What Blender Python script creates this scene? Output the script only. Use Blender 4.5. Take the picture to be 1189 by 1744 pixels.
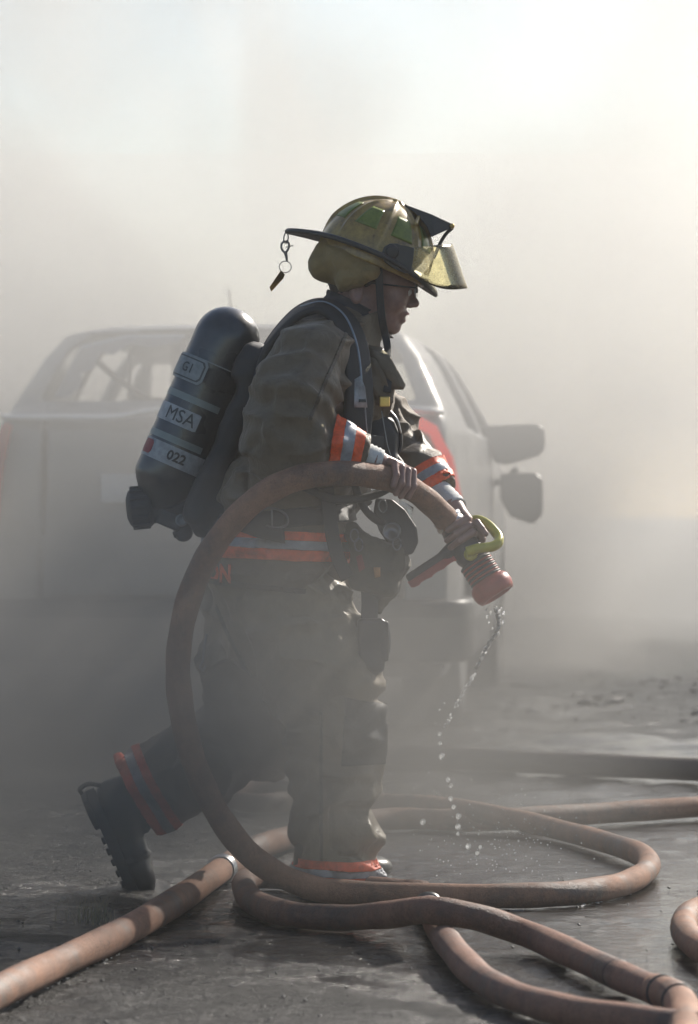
import bpy, bmesh, math, random
import numpy as np
from mathutils import Vector, Matrix

for _o in list(bpy.data.objects):
    bpy.data.objects.remove(_o)
scene = bpy.context.scene
COL = scene.collection
R = math.radians
random.seed(7)

# ------------------------------------------------------------------ camera
F = 6600.0            # focal length in pixels of the 1189 x 1744 photograph
CX, HY = 594.5, 840.0  # optical axis column, horizon row
CAM_H = 1.0
cam = bpy.data.cameras.new('camera')
cam.sensor_fit = 'VERTICAL'
cam.sensor_height = 24.0
cam.lens = 24.0 * F / 1744.0
cam.shift_y = -(872.0 - HY) / 1744.0
cam.clip_start = 0.1
cam.clip_end = 2000.0
cam.dof.use_dof = True
cam.dof.focus_distance = 9.55
cam.dof.aperture_fstop = 3.5
cam_o = bpy.data.objects.new('camera', cam)
cam_o.location = (0, 0, CAM_H)
cam_o.rotation_euler = (R(90), 0, 0)
COL.objects.link(cam_o)
scene.camera = cam_o

# ------------------------------------------------------------------ sky and sun
SUN_AZ, SUN_EL = R(37), R(34)     # azimuth to the right of the view axis
world = bpy.data.worlds.new('World')
scene.world = world
world.use_nodes = True
wn = world.node_tree.nodes
wl = world.node_tree.links
wn.clear()
sky = wn.new('ShaderNodeTexSky')
sky.sky_type = 'NISHITA'
sky.sun_disc = False
sky.sun_elevation = SUN_EL
sky.sun_rotation = SUN_AZ
sky.altitude = 100
sky.air_density = 1.0
sky.dust_density = 1.0
sky.ozone_density = 1.0
bg = wn.new('ShaderNodeBackground')
bg.inputs['Strength'].default_value = 0.08
wout = wn.new('ShaderNodeOutputWorld')
wl.new(sky.outputs[0], bg.inputs[0])
wl.new(bg.outputs[0], wout.inputs[0])

sun = bpy.data.lights.new('sun', 'SUN')
sun.energy = 5.0
sun.angle = R(0.6)
sun.color = (1.0, 0.93, 0.83)
sun_o = bpy.data.objects.new('sun', sun)
_sd = Vector((math.sin(SUN_AZ) * math.cos(SUN_EL), math.cos(SUN_AZ) * math.cos(SUN_EL), math.sin(SUN_EL)))
sun_o.rotation_euler = (-_sd).to_track_quat('-Z', 'Y').to_euler()
sun_o.location = (6, 20, 18)
COL.objects.link(sun_o)

scene.view_settings.view_transform = 'Standard'
scene.view_settings.look = 'None'
scene.view_settings.gamma = 1.0
scene.view_settings.use_curve_mapping = False
scene.view_settings.exposure = 0.72

scene.render.engine = 'CYCLES'
cy = scene.cycles
cy.use_denoising = True
cy.use_adaptive_sampling = True
cy.adaptive_threshold = 0.03
cy.adaptive_min_samples = 16
cy.max_bounces = 6
cy.diffuse_bounces = 2
cy.glossy_bounces = 3
cy.transmission_bounces = 5
cy.transparent_max_bounces = 40
cy.volume_bounces = 0
cy.volume_step_rate = 1.0
cy.volume_max_steps = 128
cy.caustics_reflective = False
cy.caustics_refractive = False
cy.sample_clamp_indirect = 4.0

# ------------------------------------------------------------------ helpers: tagging and linking
def tag(o, label=None, cat=None, group=None, kind=None):
    if label: o['label'] = label
    if cat: o['category'] = cat
    if group: o['group'] = group
    if kind: o['kind'] = kind
    return o

def empty(name, loc):
    o = bpy.data.objects.new(name, None)
    o.location = loc
    o.empty_display_size = 0.1
    COL.objects.link(o)
    return o

def adopt(o, parent):
    """meshes are written in world coordinates; roots only carry a translation"""
    if parent is not None:
        o.parent = parent
        o.matrix_parent_inverse = Matrix.Translation(-Vector(parent.location))
    return o

def link(name, me, mat, parent=None, smooth=True):
    o = bpy.data.objects.new(name, me)
    if mat is not None:
        for m in (mat if isinstance(mat, (list, tuple)) else [mat]):
            me.materials.append(m)
    if smooth and len(me.polygons):
        me.polygons.foreach_set('use_smooth', np.ones(len(me.polygons), dtype=bool))
    COL.objects.link(o)
    adopt(o, parent)
    return o

def mesh_np(name, V, Q):
    """vertices (n,3), faces as (m,4) or (m,3) array, fast path"""
    me = bpy.data.meshes.new(name)
    V = np.asarray(V, dtype=np.float32)
    Q = np.asarray(Q, dtype=np.int32)
    me.vertices.add(len(V))
    me.vertices.foreach_set('co', V.ravel())
    k = Q.shape[1]
    me.loops.add(Q.size)
    me.loops.foreach_set('vertex_index', Q.ravel())
    me.polygons.add(len(Q))
    me.polygons.foreach_set('loop_start', np.arange(0, Q.size, k, dtype=np.int32))
    me.update(calc_edges=True)
    me.validate()
    return me

def mesh_pd(name, V, Fs):
    me = bpy.data.meshes.new(name)
    me.from_pydata([tuple(v) for v in V], [], [tuple(f) for f in Fs])
    me.update()
    return me

def bm_mesh(name, bm):
    me = bpy.data.meshes.new(name)
    bmesh.ops.recalc_face_normals(bm, faces=bm.faces)
    bm.to_mesh(me)
    bm.free()
    return me

# a pixel of the photograph at depth y (metres) as a world point
def W(px, py, y):
    return Vector(((px - CX) * y / F, y, CAM_H - (py - HY) * y / F))

FIG = 9.70            # depth of the firefighter's mid plane
def P(px, py, d=0.0):
    return W(px, py, FIG + d)
S = FIG / F           # metres per pixel at the firefighter

def G(px, py, z=0.03):   # a point at height z over the ground seen at a pixel
    y = (CAM_H - z) * F / (py - HY)
    return Vector(((px - CX) * y / F, y, z))

# ------------------------------------------------------------------ helpers: swept and turned shapes
def catmull(pts, rad=None, n=8):
    pts = [Vector(p) for p in pts]
    if rad is None: rad = [1.0] * len(pts)
    elif not hasattr(rad, '__len__'): rad = [rad] * len(pts)
    out, rr = [], []
    N = len(pts)
    for i in range(N - 1):
        p0 = pts[i - 1] if i > 0 else pts[0] * 2 - pts[1]
        p1, p2 = pts[i], pts[i + 1]
        p3 = pts[i + 2] if i + 2 < N else pts[-1] * 2 - pts[-2]
        # centripetal parametrisation keeps the bends free of loops
        t1 = max((p1 - p0).length, 1e-6) ** 0.5
        t2 = t1 + max((p2 - p1).length, 1e-6) ** 0.5
        t3 = t2 + max((p3 - p2).length, 1e-6) ** 0.5
        for k in range(n):
            t = t1 + (t2 - t1) * k / n
            a1 = p0 * ((t1 - t) / t1) + p1 * (t / t1)
            a2 = p1 * ((t2 - t) / (t2 - t1)) + p2 * ((t - t1) / (t2 - t1))
            a3 = p2 * ((t3 - t) / (t3 - t2)) + p3 * ((t - t2) / (t3 - t2))
            b1 = a1 * ((t2 - t) / t2) + a2 * (t / t2)
            b2 = a2 * ((t3 - t) / (t3 - t1)) + a3 * ((t - t1) / (t3 - t1))
            out.append(b1 * ((t2 - t) / (t2 - t1)) + b2 * ((t - t1) / (t2 - t1)))
            rr.append(rad[i] + (rad[i + 1] - rad[i]) * k / n)
    out.append(pts[-1]); rr.append(rad[-1])
    return out, rr

def frames(path, up=None):
    n = len(path)
    T = []
    for i in range(n):
        a = path[max(i - 1, 0)]; b = path[min(i + 1, n - 1)]
        T.append((b - a).normalized())
    if up is None:
        up = Vector((0, 0, 1)) if abs(T[0].z) < 0.9 else Vector((0, 1, 0))
    N0 = (up - T[0] * up.dot(T[0])).normalized()
    fr = []
    for i in range(n):
        N0 = (N0 - T[i] * N0.dot(T[i]))
        N0.normalize()
        fr.append((T[i], N0.copy(), T[i].cross(N0)))
    return fr

def sweep(path, section, closed=True, cap=True, scale=None, up=None):
    """section: list of (a, b) in the normal/binormal plane; scale per path point"""
    fr = frames(path, up)
    V, Fs = [], []
    m = len(section)
    for i, p in enumerate(path):
        s = 1.0 if scale is None else scale[i]
        t, n, b = fr[i]
        for (u, v) in section:
            V.append(p + n * (u * s) + b * (v * s))
    for i in range(len(path) - 1):
        for j in range(m if closed else m - 1):
            a = i * m + j; c = i * m + (j + 1) % m
            Fs.append((a, c, c + m, a + m))
    if cap and closed:
        Fs.append(tuple(range(m))[::-1])
        Fs.append(tuple((len(path) - 1) * m + j for j in range(m)))
    return V, Fs

def circle(r, n=16, e=1.0):
    return [(r * math.cos(2 * math.pi * k / n), r * e * math.sin(2 * math.pi * k / n)) for k in range(n)]

def rrect(w, h, r, n=4):
    out = []
    for (sx, sy, a0) in ((1, 1, 0), (-1, 1, 90), (-1, -1, 180), (1, -1, 270)):
        for k in range(n + 1):
            a = R(a0 + 90 * k / n)
            out.append((sx * (w / 2 - r) + r * math.cos(a), sy * (h / 2 - r) + r * math.sin(a)))
    return out

def tube(name, pts, r, mat, parent=None, n=14, sub=8, smooth_path=True, e=1.0):
    if smooth_path:
        path, rr = catmull(pts, r, sub)
    else:
        path = [Vector(p) for p in pts]; rr = [r] * len(path) if not hasattr(r, '__len__') else r
    V, Fs = sweep(path, circle(1.0, n, e), scale=rr)
    return link(name, mesh_pd(name, V, Fs), mat, parent)

def strap(name, pts, w, th, mat, parent=None, up=None, sub=8, ups=None):
    """flat webbing: wide across the binormal; ups gives the outward normal at each control point"""
    path, _ = catmull(pts, None, sub)
    if ups is not None:
        un, _ = catmull(ups, None, sub)
        V, Fs = [], []
        sec = rrect(th, w, th * 0.4, 2)
        m = len(sec); n = len(path)
        for i, p in enumerate(path):
            t = (path[min(i + 1, n - 1)] - path[max(i - 1, 0)]).normalized()
            u = un[i]; u = (u - t * u.dot(t)).normalized(); b = t.cross(u)
            for (a, c) in sec: V.append(p + u * a + b * c)
        for i in range(n - 1):
            for j in range(m):
                a = i * m + j; c = i * m + (j + 1) % m
                Fs.append((a, c, c + m, a + m))
        Fs.append(tuple(range(m))[::-1]); Fs.append(tuple((n - 1) * m + j for j in range(m)))
    else:
        V, Fs = sweep(path, rrect(th, w, th * 0.4, 2), up=up)
    return link(name, mesh_pd(name, V, Fs), mat, parent)

def lathe_mesh(name, prof, a, b, n=28, side=None):
    """prof: list of (t, r), t in metres from a towards b"""
    a = Vector(a); b = Vector(b)
    ax = (b - a).normalized()
    u = side if side is not None else (Vector((0, -1, 0)) if abs(ax.y) < 0.9 else Vector((1, 0, 0)))
    u = (u - ax * u.dot(ax)).normalized(); v = ax.cross(u)
    V, Fs = [], []
    for (t, r) in prof:
        for k in range(n):
            an = 2 * math.pi * k / n
            V.append(a + ax * t + u * (r * math.cos(an)) + v * (r * math.sin(an)))
    for i in range(len(prof) - 1):
        for k in range(n):
            c = (k + 1) % n
            Fs.append((i * n + k, (i + 1) * n + k, (i + 1) * n + c, i * n + c))
    Fs.append(tuple(range(n))); Fs.append(tuple((len(prof) - 1) * n + k for k in range(n))[::-1])
    bm = bmesh.new()
    vs = [bm.verts.new(p) for p in V]
    for f in Fs:
        try: bm.faces.new([vs[i] for i in f])
        except ValueError: pass
    return bm_mesh(name, bm)

def lathe(name, prof, a, b, mat, parent=None, n=28):
    return link(name, lathe_mesh(name, prof, a, b, n), mat, parent)

def prism(name, pts, depth_vec, mat, parent=None, bevel=0.0, smooth=False):
    """closed outline (world points) pushed along depth_vec"""
    bm = bmesh.new()
    dv = Vector(depth_vec)
    A = [bm.verts.new(Vector(p)) for p in pts]
    B = [bm.verts.new(Vector(p) + dv) for p in pts]
    n = len(A)
    bm.faces.new(A[::-1]); bm.faces.new(B)
    for i in range(n):
        bm.faces.new((A[i], A[(i + 1) % n], B[(i + 1) % n], B[i]))
    if bevel > 0:
        bmesh.ops.bevel(bm, geom=list(bm.edges), offset=bevel, segments=2, affect='EDGES', profile=0.5)
    return link(name, bm_mesh(name, bm), mat, parent, smooth=smooth)

def box_mesh(name, c, ax, half, bevel=0.0, seg=2):
    """oriented box: centre, three axes, three half sizes"""
    bm = bmesh.new()
    c = Vector(c)
    vs = []
    for sx in (-1, 1):
        for sy in (-1, 1):
            for sz in (-1, 1):
                vs.append(bm.verts.new(c + Vector(ax[0]) * (half[0] * sx) + Vector(ax[1]) * (half[1] * sy) + Vector(ax[2]) * (half[2] * sz)))
    for f in ((0, 1, 3, 2), (4, 6, 7, 5), (0, 4, 5, 1), (2, 3, 7, 6), (0, 2, 6, 4), (1, 5, 7, 3)):
        bm.faces.new([vs[i] for i in f])
    if bevel > 0:
        bmesh.ops.bevel(bm, geom=list(bm.edges), offset=bevel, segments=seg, affect='EDGES', profile=0.5)
    return bm_mesh(name, bm)

XYZ = ((1, 0, 0), (0, 1, 0), (0, 0, 1))
def box(name, c, half, mat, parent=None, ax=XYZ, bevel=0.0, seg=2):
    return link(name, box_mesh(name, c, ax, half, bevel, seg), mat, parent, smooth=False)

# ------------------------------------------------------------------ helpers: distance fields and surface nets
def hash3(i, j, k, s):
    h = (i * 374761393 + j * 668265263 + k * 2147483647 + s * 974634777) & 0xffffffff
    h = ((h ^ (h >> 13)) * 1274126177) & 0xffffffff
    h = h ^ (h >> 16)
    return (h & 0xffffff).astype(np.float32) / 16777215.0

def vnoise(p, scale=1.0, seed=0):
    q = p * np.asarray(scale, dtype=np.float32)
    i = np.floor(q).astype(np.int64)
    f = (q - i).astype(np.float32)
    f = f * f * (3 - 2 * f)
    r = np.zeros(len(q), dtype=np.float32)
    for dx in (0, 1):
        wx = f[:, 0] if dx else 1 - f[:, 0]
        for dy in (0, 1):
            wy = f[:, 1] if dy else 1 - f[:, 1]
            for dz in (0, 1):
                wz = f[:, 2] if dz else 1 - f[:, 2]
                r += wx * wy * wz * hash3(i[:, 0] + dx, i[:, 1] + dy, i[:, 2] + dz, seed)
    return r

def fbm(p, scale, seed=0, octv=3):
    s = np.asarray(scale, dtype=np.float32)
    r = 0; a = 0.5; t = 0
    for o in range(octv):
        r = r + a * vnoise(p + 3.1 * o, s * (2 ** o), seed + o); t += a; a *= 0.5
    return r / t

def ridged(p, scale, seed=0):
    n = vnoise(p, scale, seed)
    return 1 - np.abs(2 * n - 1)

def smin(a, b, k):
    if k <= 0: return np.minimum(a, b)
    h = np.clip(0.5 + 0.5 * (b - a) / k, 0, 1)
    return b + (a - b) * h - k * h * (1 - h)

def smax(a, b, k):
    return -smin(-a, -b, k)

def A3(v):
    return np.array((v[0], v[1], v[2]), dtype=np.float32)

def s_cap(p, a, b, ra, rb, flat=None):
    """tapered capsule; flat=(axis, factor) squeezes space along an axis so the section is an ellipse"""
    a = A3(a); b = A3(b)
    q = p
    if flat is not None:
        ax = A3(flat[0]); ax = ax / np.linalg.norm(ax)
        k = 1.0 / flat[1] - 1.0
        q = p + np.outer((p - a) @ ax, ax) * k
        b = b + ax * ((b - a) @ ax) * k
    ba = b - a
    t = np.clip(((q - a) @ ba) / (ba @ ba), 0, 1)
    return np.linalg.norm(q - a - np.outer(t, ba), axis=1) - (ra + (rb - ra) * t)

def s_ell(p, c, r, ax=None):
    q = p - A3(c)
    if ax is not None:
        M = np.array([[*A3(a)] for a in ax], dtype=np.float32)
        q = q @ M.T
    r = np.asarray(r, dtype=np.float32)
    k0 = np.linalg.norm(q / r, axis=1)
    k1 = np.linalg.norm(q / (r * r), axis=1)
    return k0 * (k0 - 1.0) / np.maximum(k1, 1e-6)

def s_box(p, c, half, rad=0.0, ax=None):
    q = p - A3(c)
    if ax is not None:
        M = np.array([[*A3(a)] for a in ax], dtype=np.float32)
        q = q @ M.T
    d = np.abs(q) - (np.asarray(half, dtype=np.float32) - rad)
    return np.linalg.norm(np.maximum(d, 0), axis=1) + np.minimum(d.max(axis=1), 0) - rad

def s_plane(p, c, n):
    n = A3(n); n = n / np.linalg.norm(n)
    return (p - A3(c)) @ n

def s_poly(x, y, pts):
    """signed distance to a 2-D polygon (negative inside)"""
    d = np.full(x.shape, 1e9, dtype=np.float32)
    s = np.ones(x.shape, dtype=np.float32)
    n = len(pts)
    for i in range(n):
        ax, ay = pts[i]; bx, by = pts[i - 1]
        ex, ey = bx - ax, by - ay
        wx, wy = x - ax, y - ay
        t = np.clip((wx * ex + wy * ey) / (ex * ex + ey * ey), 0, 1)
        qx, qy = wx - ex * t, wy - ey * t
        d = np.minimum(d, qx * qx + qy * qy)
        c1 = y >= ay; c2 = y < by; c3 = ex * wy > ey * wx
        flip = (c1 & c2 & c3) | (~c1 & ~c2 & ~c3)
        s = np.where(flip, -s, s)
    return s * np.sqrt(d)

def nets(fn, lo, hi, h):
    """naive surface nets over fn(points)->distance; returns V, Q"""
    lo = np.asarray(lo, dtype=np.float32); hi = np.asarray(hi, dtype=np.float32)
    n = np.ceil((hi - lo) / h).astype(int) + 1
    gx, gy, gz = [lo[k] + h * np.arange(n[k], dtype=np.float32) for k in range(3)]
    f = np.empty(tuple(n), dtype=np.float32)
    step = max(1, int(400000 / (n[1] * n[2])))
    YY, ZZ = np.meshgrid(gy, gz, indexing='ij')
    for i0 in range(0, n[0], step):
        xs = gx[i0:i0 + step]
        p = np.empty((len(xs), n[1], n[2], 3), dtype=np.float32)
        p[..., 0] = xs[:, None, None]; p[..., 1] = YY; p[..., 2] = ZZ
        f[i0:i0 + len(xs)] = fn(p.reshape(-1, 3)).reshape(len(xs), n[1], n[2])
    f[0], f[-1], f[:, 0], f[:, -1], f[:, :, 0], f[:, :, -1] = 1, 1, 1, 1, 1, 1
    s = f < 0
    cs = [s[dx:n[0] - 1 + dx, dy:n[1] - 1 + dy, dz:n[2] - 1 + dz] for dx in (0, 1) for dy in (0, 1) for dz in (0, 1)]
    allc = np.logical_and.reduce(cs); anyc = np.logical_or.reduce(cs)
    ci, cj, ck = np.nonzero(anyc & ~allc)
    idx = np.full(tuple(n - 1), -1, dtype=np.int32)
    idx[ci, cj, ck] = np.arange(len(ci))
    acc = np.zeros((len(ci), 3), dtype=np.float32); cnt = np.zeros(len(ci), dtype=np.float32)
    offs = [(dx, dy, dz) for dx in (0, 1) for dy in (0, 1) for dz in (0, 1)]
    for a in offs:
        for axis in range(3):
            if a[axis]: continue
            b = list(a); b[axis] = 1
            fa = f[ci + a[0], cj + a[1], ck + a[2]]; fb = f[ci + b[0], cj + b[1], ck + b[2]]
            m = (fa < 0) != (fb < 0)
            t = np.where(m, fa / np.where(m, fa - fb, 1), 0)
            for k in range(3):
                v = a[k] + (t if k == axis else 0)
                acc[:, k] += np.where(m, v, 0)
            cnt += m
    V = lo + h * (np.stack([ci, cj, ck], 1) + acc / cnt[:, None])
    Qs = []
    for axis in range(3):
        u, w = (axis + 1) % 3, (axis + 2) % 3
        sl0 = [slice(1, n[k] - 1) for k in range(3)]; sl0[axis] = slice(0, n[axis] - 1)
        sl1 = list(sl0); sl1[axis] = slice(1, n[axis])
        s0, s1 = s[tuple(sl0)], s[tuple(sl1)]
        e = np.nonzero(s0 != s1)
        base = [e[k] + (0 if k == axis else 1) for k in range(3)]
        fl = s0[e]
        def cell(du, dw):
            c = [base[0].copy(), base[1].copy(), base[2].copy()]
            c[u] = c[u] - du; c[w] = c[w] - dw
            return idx[c[0], c[1], c[2]]
        q = np.stack([cell(1, 1), cell(0, 1), cell(0, 0), cell(1, 0)], 1)
        q[~fl] = q[~fl][:, ::-1]
        Qs.append(q)
    return V, np.concatenate(Qs)

def sdf(name, fn, lo, hi, h, mat, parent=None):
    V, Q = nets(fn, lo, hi, h)
    return link(name, mesh_np(name, V, Q), mat, parent)

def wrap(f, p, disp, near=0.05):
    """adds a displacement only close to the surface"""
    m = np.abs(f) < near
    if m.any():
        f = f.copy()
        f[m] -= disp(p[m])
    return f

def band(name, src, planes, mat, parent, off=0.003, keep=None, mirror=None):
    """a strip of a source mesh between cutting planes, lifted off the surface: real trim with clean edges"""
    bm = bmesh.new()
    bm.from_mesh(src.data)
    for (c, n) in planes:
        bmesh.ops.bisect_plane(bm, geom=list(bm.verts) + list(bm.edges) + list(bm.faces), plane_co=Vector(c), plane_no=Vector(n), clear_outer=True, clear_inner=False)
    if keep is not None:
        dead = [f for f in bm.faces if not keep(f.calc_center_median())]
        bmesh.ops.delete(bm, geom=dead, context='FACES')
    bmesh.ops.remove_doubles(bm, verts=bm.verts, dist=0.0004)
    bm.normal_update()
    edge = [e for e in bm.edges if e.is_boundary]
    inner = {}
    for e in edge:
        for v in e.verts:
            if v not in inner: inner[v] = v.co - v.normal * 0.002
    for v in list(bm.verts):
        v.co += v.normal * off
    inner = {v: bm.verts.new(c) for v, c in inner.items()}
    for e in edge:
        a, b = e.verts
        try: bm.faces.new((a, b, inner[b], inner[a]))
        except ValueError: pass
    me = bpy.data.meshes.new(name)
    bm.to_mesh(me); bm.free()
    for m in list(me.materials): pass
    me.materials.clear()
    o = link(name, me, mat, parent)
    me.polygons.foreach_set('material_index', np.zeros(len(me.polygons), dtype=np.int32))
    return o

def text_mesh(name, body, size, bold=0.0):
    """flat text as (V 2-D, faces), lower-left aligned at its own centre"""
    cu = bpy.data.curves.new(name, 'FONT')
    cu.body = body; cu.size = size; cu.offset = bold
    cu.align_x = 'CENTER'; cu.align_y = 'CENTER'
    cu.resolution_u = 3
    ob = bpy.data.objects.new(name, cu)
    COL.objects.link(ob)
    dg = bpy.context.evaluated_depsgraph_get()
    me = bpy.data.meshes.new_from_object(ob.evaluated_get(dg))
    bpy.data.objects.remove(ob)
    bpy.data.curves.remove(cu)
    return me

# ------------------------------------------------------------------ helpers: materials
class NT:
    def __init__(self, name):
        self.m = bpy.data.materials.new(name)
        self.m.use_nodes = True
        self.t = self.m.node_tree
        self.n = self.t.nodes
        self.b = self.n['Principled BSDF']
        self.out = self.n['Material Output']
        self.tc = None
    def node(self, kind, **kw):
        x = self.n.new(kind)
        for k, v in kw.items():
            if k.startswith('i_'):
                x.inputs[k[2:].replace('_', ' ')].default_value = v
            else: setattr(x, k, v)
        return x
    def link(self, a, b): self.t.links.new(a, b)
    def pos(self):
        if self.tc is None: self.tc = self.node('ShaderNodeNewGeometry')
        return self.tc.outputs['Position']
    def noise(self, scale, detail=4, rough=0.55, vec=None, dist=0.0):
        x = self.node('ShaderNodeTexNoise')
        x.inputs['Scale'].default_value = scale; x.inputs['Detail'].default_value = detail
        x.inputs['Roughness'].default_value = rough; x.inputs['Distortion'].default_value = dist
        self.link(vec if vec is not None else self.pos(), x.inputs['Vector'])
        return x.outputs['Fac']
    def mapv(self, scale=(1, 1, 1), rot=(0, 0, 0), loc=(0, 0, 0)):
        x = self.node('ShaderNodeMapping')
        x.inputs['Scale'].default_value = scale; x.inputs['Rotation'].default_value = rot; x.inputs['Location'].default_value = loc
        self.link(self.pos(), x.inputs['Vector'])
        return x.outputs[0]
    def ramp(self, fac, stops):
        x = self.node('ShaderNodeValToRGB')
        e = x.color_ramp.elements
        while len(e) > 1: e.remove(e[-1])
        e[0].position = stops[0][0]; e[0].color = col(stops[0][1])
        for (p, c) in stops[1:]:
            k = e.new(p); k.color = col(c)
        self.link(fac, x.inputs[0])
        return x.outputs[0]
    def math(self, op, a, b=None, clamp=False):
        x = self.node('ShaderNodeMath', operation=op, use_clamp=clamp)
        for k, v in ((0, a), (1, b)):
            if v is None: continue
            if isinstance(v, (int, float)): x.inputs[k].default_value = v
            else: self.link(v, x.inputs[k])
        return x.outputs[0]
    def mix(self, fac, a, b):
        x = self.node('ShaderNodeMix', data_type='RGBA')
        for k, v in ((0, fac), (6, a), (7, b)):
            if isinstance(v, (int, float)): x.inputs[k].default_value = v
            elif isinstance(v, tuple): x.inputs[k].default_value = col(v)
            else: self.link(v, x.inputs[k])
        return x.outputs[2]
    def bump(self, h, strength=0.3, dist=0.01, prev=None):
        x = self.node('ShaderNodeBump')
        x.inputs['Strength'].default_value = strength; x.inputs['Distance'].default_value = dist
        self.link(h, x.inputs['Height'])
        if prev is not None: self.link(prev, x.inputs['Normal'])
        return x.outputs[0]
    def set(self, **kw):
        for k, v in kw.items():
            s = self.b.inputs[k.replace('_', ' ')]
            if isinstance(v, (int, float)): s.default_value = v
            elif isinstance(v, tuple): s.default_value = col(v)
            else: self.link(v, s)
        return self

def col(c):
    if isinstance(c, (int, float)): return (c, c, c, 1)
    return (*c, 1) if len(c) == 3 else c

def plain(name, c, rough=0.5, metal=0.0, var=0.25, scale=40, bump=0.0, spec=0.5, coat=0.0):
    """base colour mottled by noise, slightly uneven gloss, optional relief"""
    t = NT(name)
    n = t.noise(scale, 5, 0.6)
    n2 = t.noise(scale * 0.13, 3, 0.6)
    lo = tuple(x * (1 - var) for x in c); hi = tuple(min(1, x * (1 + var)) for x in c)
    cc = t.ramp(t.math('ADD', t.math('MULTIPLY', n, 0.5), t.math('MULTIPLY', n2, 0.5)), [(0.3, lo), (0.7, hi)])
    t.set(Base_Color=cc, Metallic=metal)
    t.set(Roughness=t.math('ADD', t.math('MULTIPLY', n2, 0.25), rough - 0.12, clamp=True))
    t.b.inputs['Specular IOR Level'].default_value = spec
    if coat: t.b.inputs['Coat Weight'].default_value = coat
    if bump: t.set(Normal=t.bump(n, bump, 0.004))
    return t.m

# ================================================================== materials of the place
def mat_ground():
    t = NT('wet_asphalt')
    sep = t.node('ShaderNodeSeparateXYZ'); t.link(t.pos(), sep.inputs[0])
    big = t.noise(0.75, 4, 0.6, dist=0.5)
    mid = t.noise(3.1, 5, 0.65)
    fine = t.noise(70, 4, 0.75)
    grit = t.noise(240, 3, 0.7)
    rip = t.noise(1.0, 5, 0.65, t.mapv(scale=(15, 19, 1)), 0.8)
    rip2 = t.noise(1.0, 3, 0.6, t.mapv(scale=(44, 60, 1)), 0.6)
    # standing water where the ground dips, more of it to the right; bare wet chippings between
    w = t.math('ADD', t.math('ADD', t.math('MULTIPLY', big, 0.62), t.math('MULTIPLY', mid, 0.38)), t.math('SUBTRACT', t.math('MINIMUM', t.math('MULTIPLY', sep.outputs[0], 0.12), 0.07), t.math('MULTIPLY', t.math('SUBTRACT', sep.outputs[1], 12.0), 0.025, clamp=True)))
    puddle = t.ramp(w, [(0.41, (0, 0, 0)), (0.50, (1, 1, 1))])
    base = t.ramp(t.math('ADD', t.math('MULTIPLY', fine, 0.7), t.math('MULTIPLY', mid, 0.3)), [(0.36, (0.005, 0.005, 0.006)), (0.50, (0.024, 0.023, 0.022)), (0.60, (0.14, 0.133, 0.125))])
    t.set(Base_Color=t.mix(puddle, base, t.ramp(t.math('ADD', t.math('MULTIPLY', mid, 0.5), t.math('MULTIPLY', fine, 0.5)), [(0.35, (0.014, 0.012, 0.011)), (0.65, (0.060, 0.053, 0.046))])))
    t.set(Roughness=t.mix(puddle, t.math('ADD', t.math('MULTIPLY', fine, 0.45), 0.14), t.math('ADD', 0.05, t.math('MULTIPLY', mid, 0.10))))
    h = t.math('ADD', t.math('MULTIPLY', fine, 0.9), t.math('MULTIPLY', grit, 0.6))
    b1 = t.node('ShaderNodeBump'); b1.inputs['Distance'].default_value = 0.024
    t.link(t.math('SUBTRACT', 1.0, t.math('MULTIPLY', puddle, 0.95)), b1.inputs['Strength']); t.link(h, b1.inputs['Height'])
    hr = t.math('ADD', rip, t.math('MULTIPLY', rip2, 0.60))
    calm = t.math('MAXIMUM', t.math('SUBTRACT', 0.42, t.math('MULTIPLY', sep.outputs[0], 0.36), clamp=True), 0.20)
    b2 = t.node('ShaderNodeBump'); b2.inputs['Distance'].default_value = 0.03
    t.link(calm, b2.inputs['Strength']); t.link(hr, b2.inputs['Height']); t.link(b1.outputs[0], b2.inputs['Normal'])
    t.set(Normal=b2.outputs[0])
    t.b.inputs['IOR'].default_value = 1.33
    t.set(Specular_IOR_Level=t.math('ADD', 0.5, t.math('MULTIPLY', puddle, 0.5)))
    return t.m

def mat_hose(name, c, dirt=0.5):
    t = NT(name)
    n = t.noise(8, 5, 0.65)
    f = t.noise(300, 2, 0.6)
    g = t.noise(75, 5, 0.8)
    v = t.math('ADD', t.math('ADD', t.math('MULTIPLY', n, 0.40), t.math('MULTIPLY', g, 0.38)), t.math('MULTIPLY', f, 0.22))
    cc = t.ramp(v, [(0.34, tuple(x * 0.35 for x in c)), (0.5, c), (0.66, tuple(min(1, x * 1.45) for x in c))])
    soot = t.ramp(t.math('ADD', t.math('MULTIPLY', t.noise(3.6, 5, 0.7), 0.75), t.math('MULTIPLY', g, 0.25)), [(0.48, (0, 0, 0)), (0.62, (1, 1, 1))])
    cc = t.mix(t.math('MULTIPLY', soot, dirt), cc, (0.03, 0.022, 0.020))
    t.set(Base_Color=cc, Roughness=t.math('SUBTRACT', 0.78, t.math('MULTIPLY', soot, 0.35)))
    t.b.inputs['Sheen Weight'].default_value = 0.06
    t.b.inputs['Sheen Roughness'].default_value = 0.5
    t.b.inputs['Sheen Tint'].default_value = (1.0, 0.75, 0.62, 1)
    hh = t.math('ADD', t.math('MULTIPLY', f, 0.5), t.math('MULTIPLY', g, 0.8))
    t.set(Normal=t.bump(hh, 0.55, 0.005, t.bump(n, 0.4, 0.02)))
    return t.m

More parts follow.
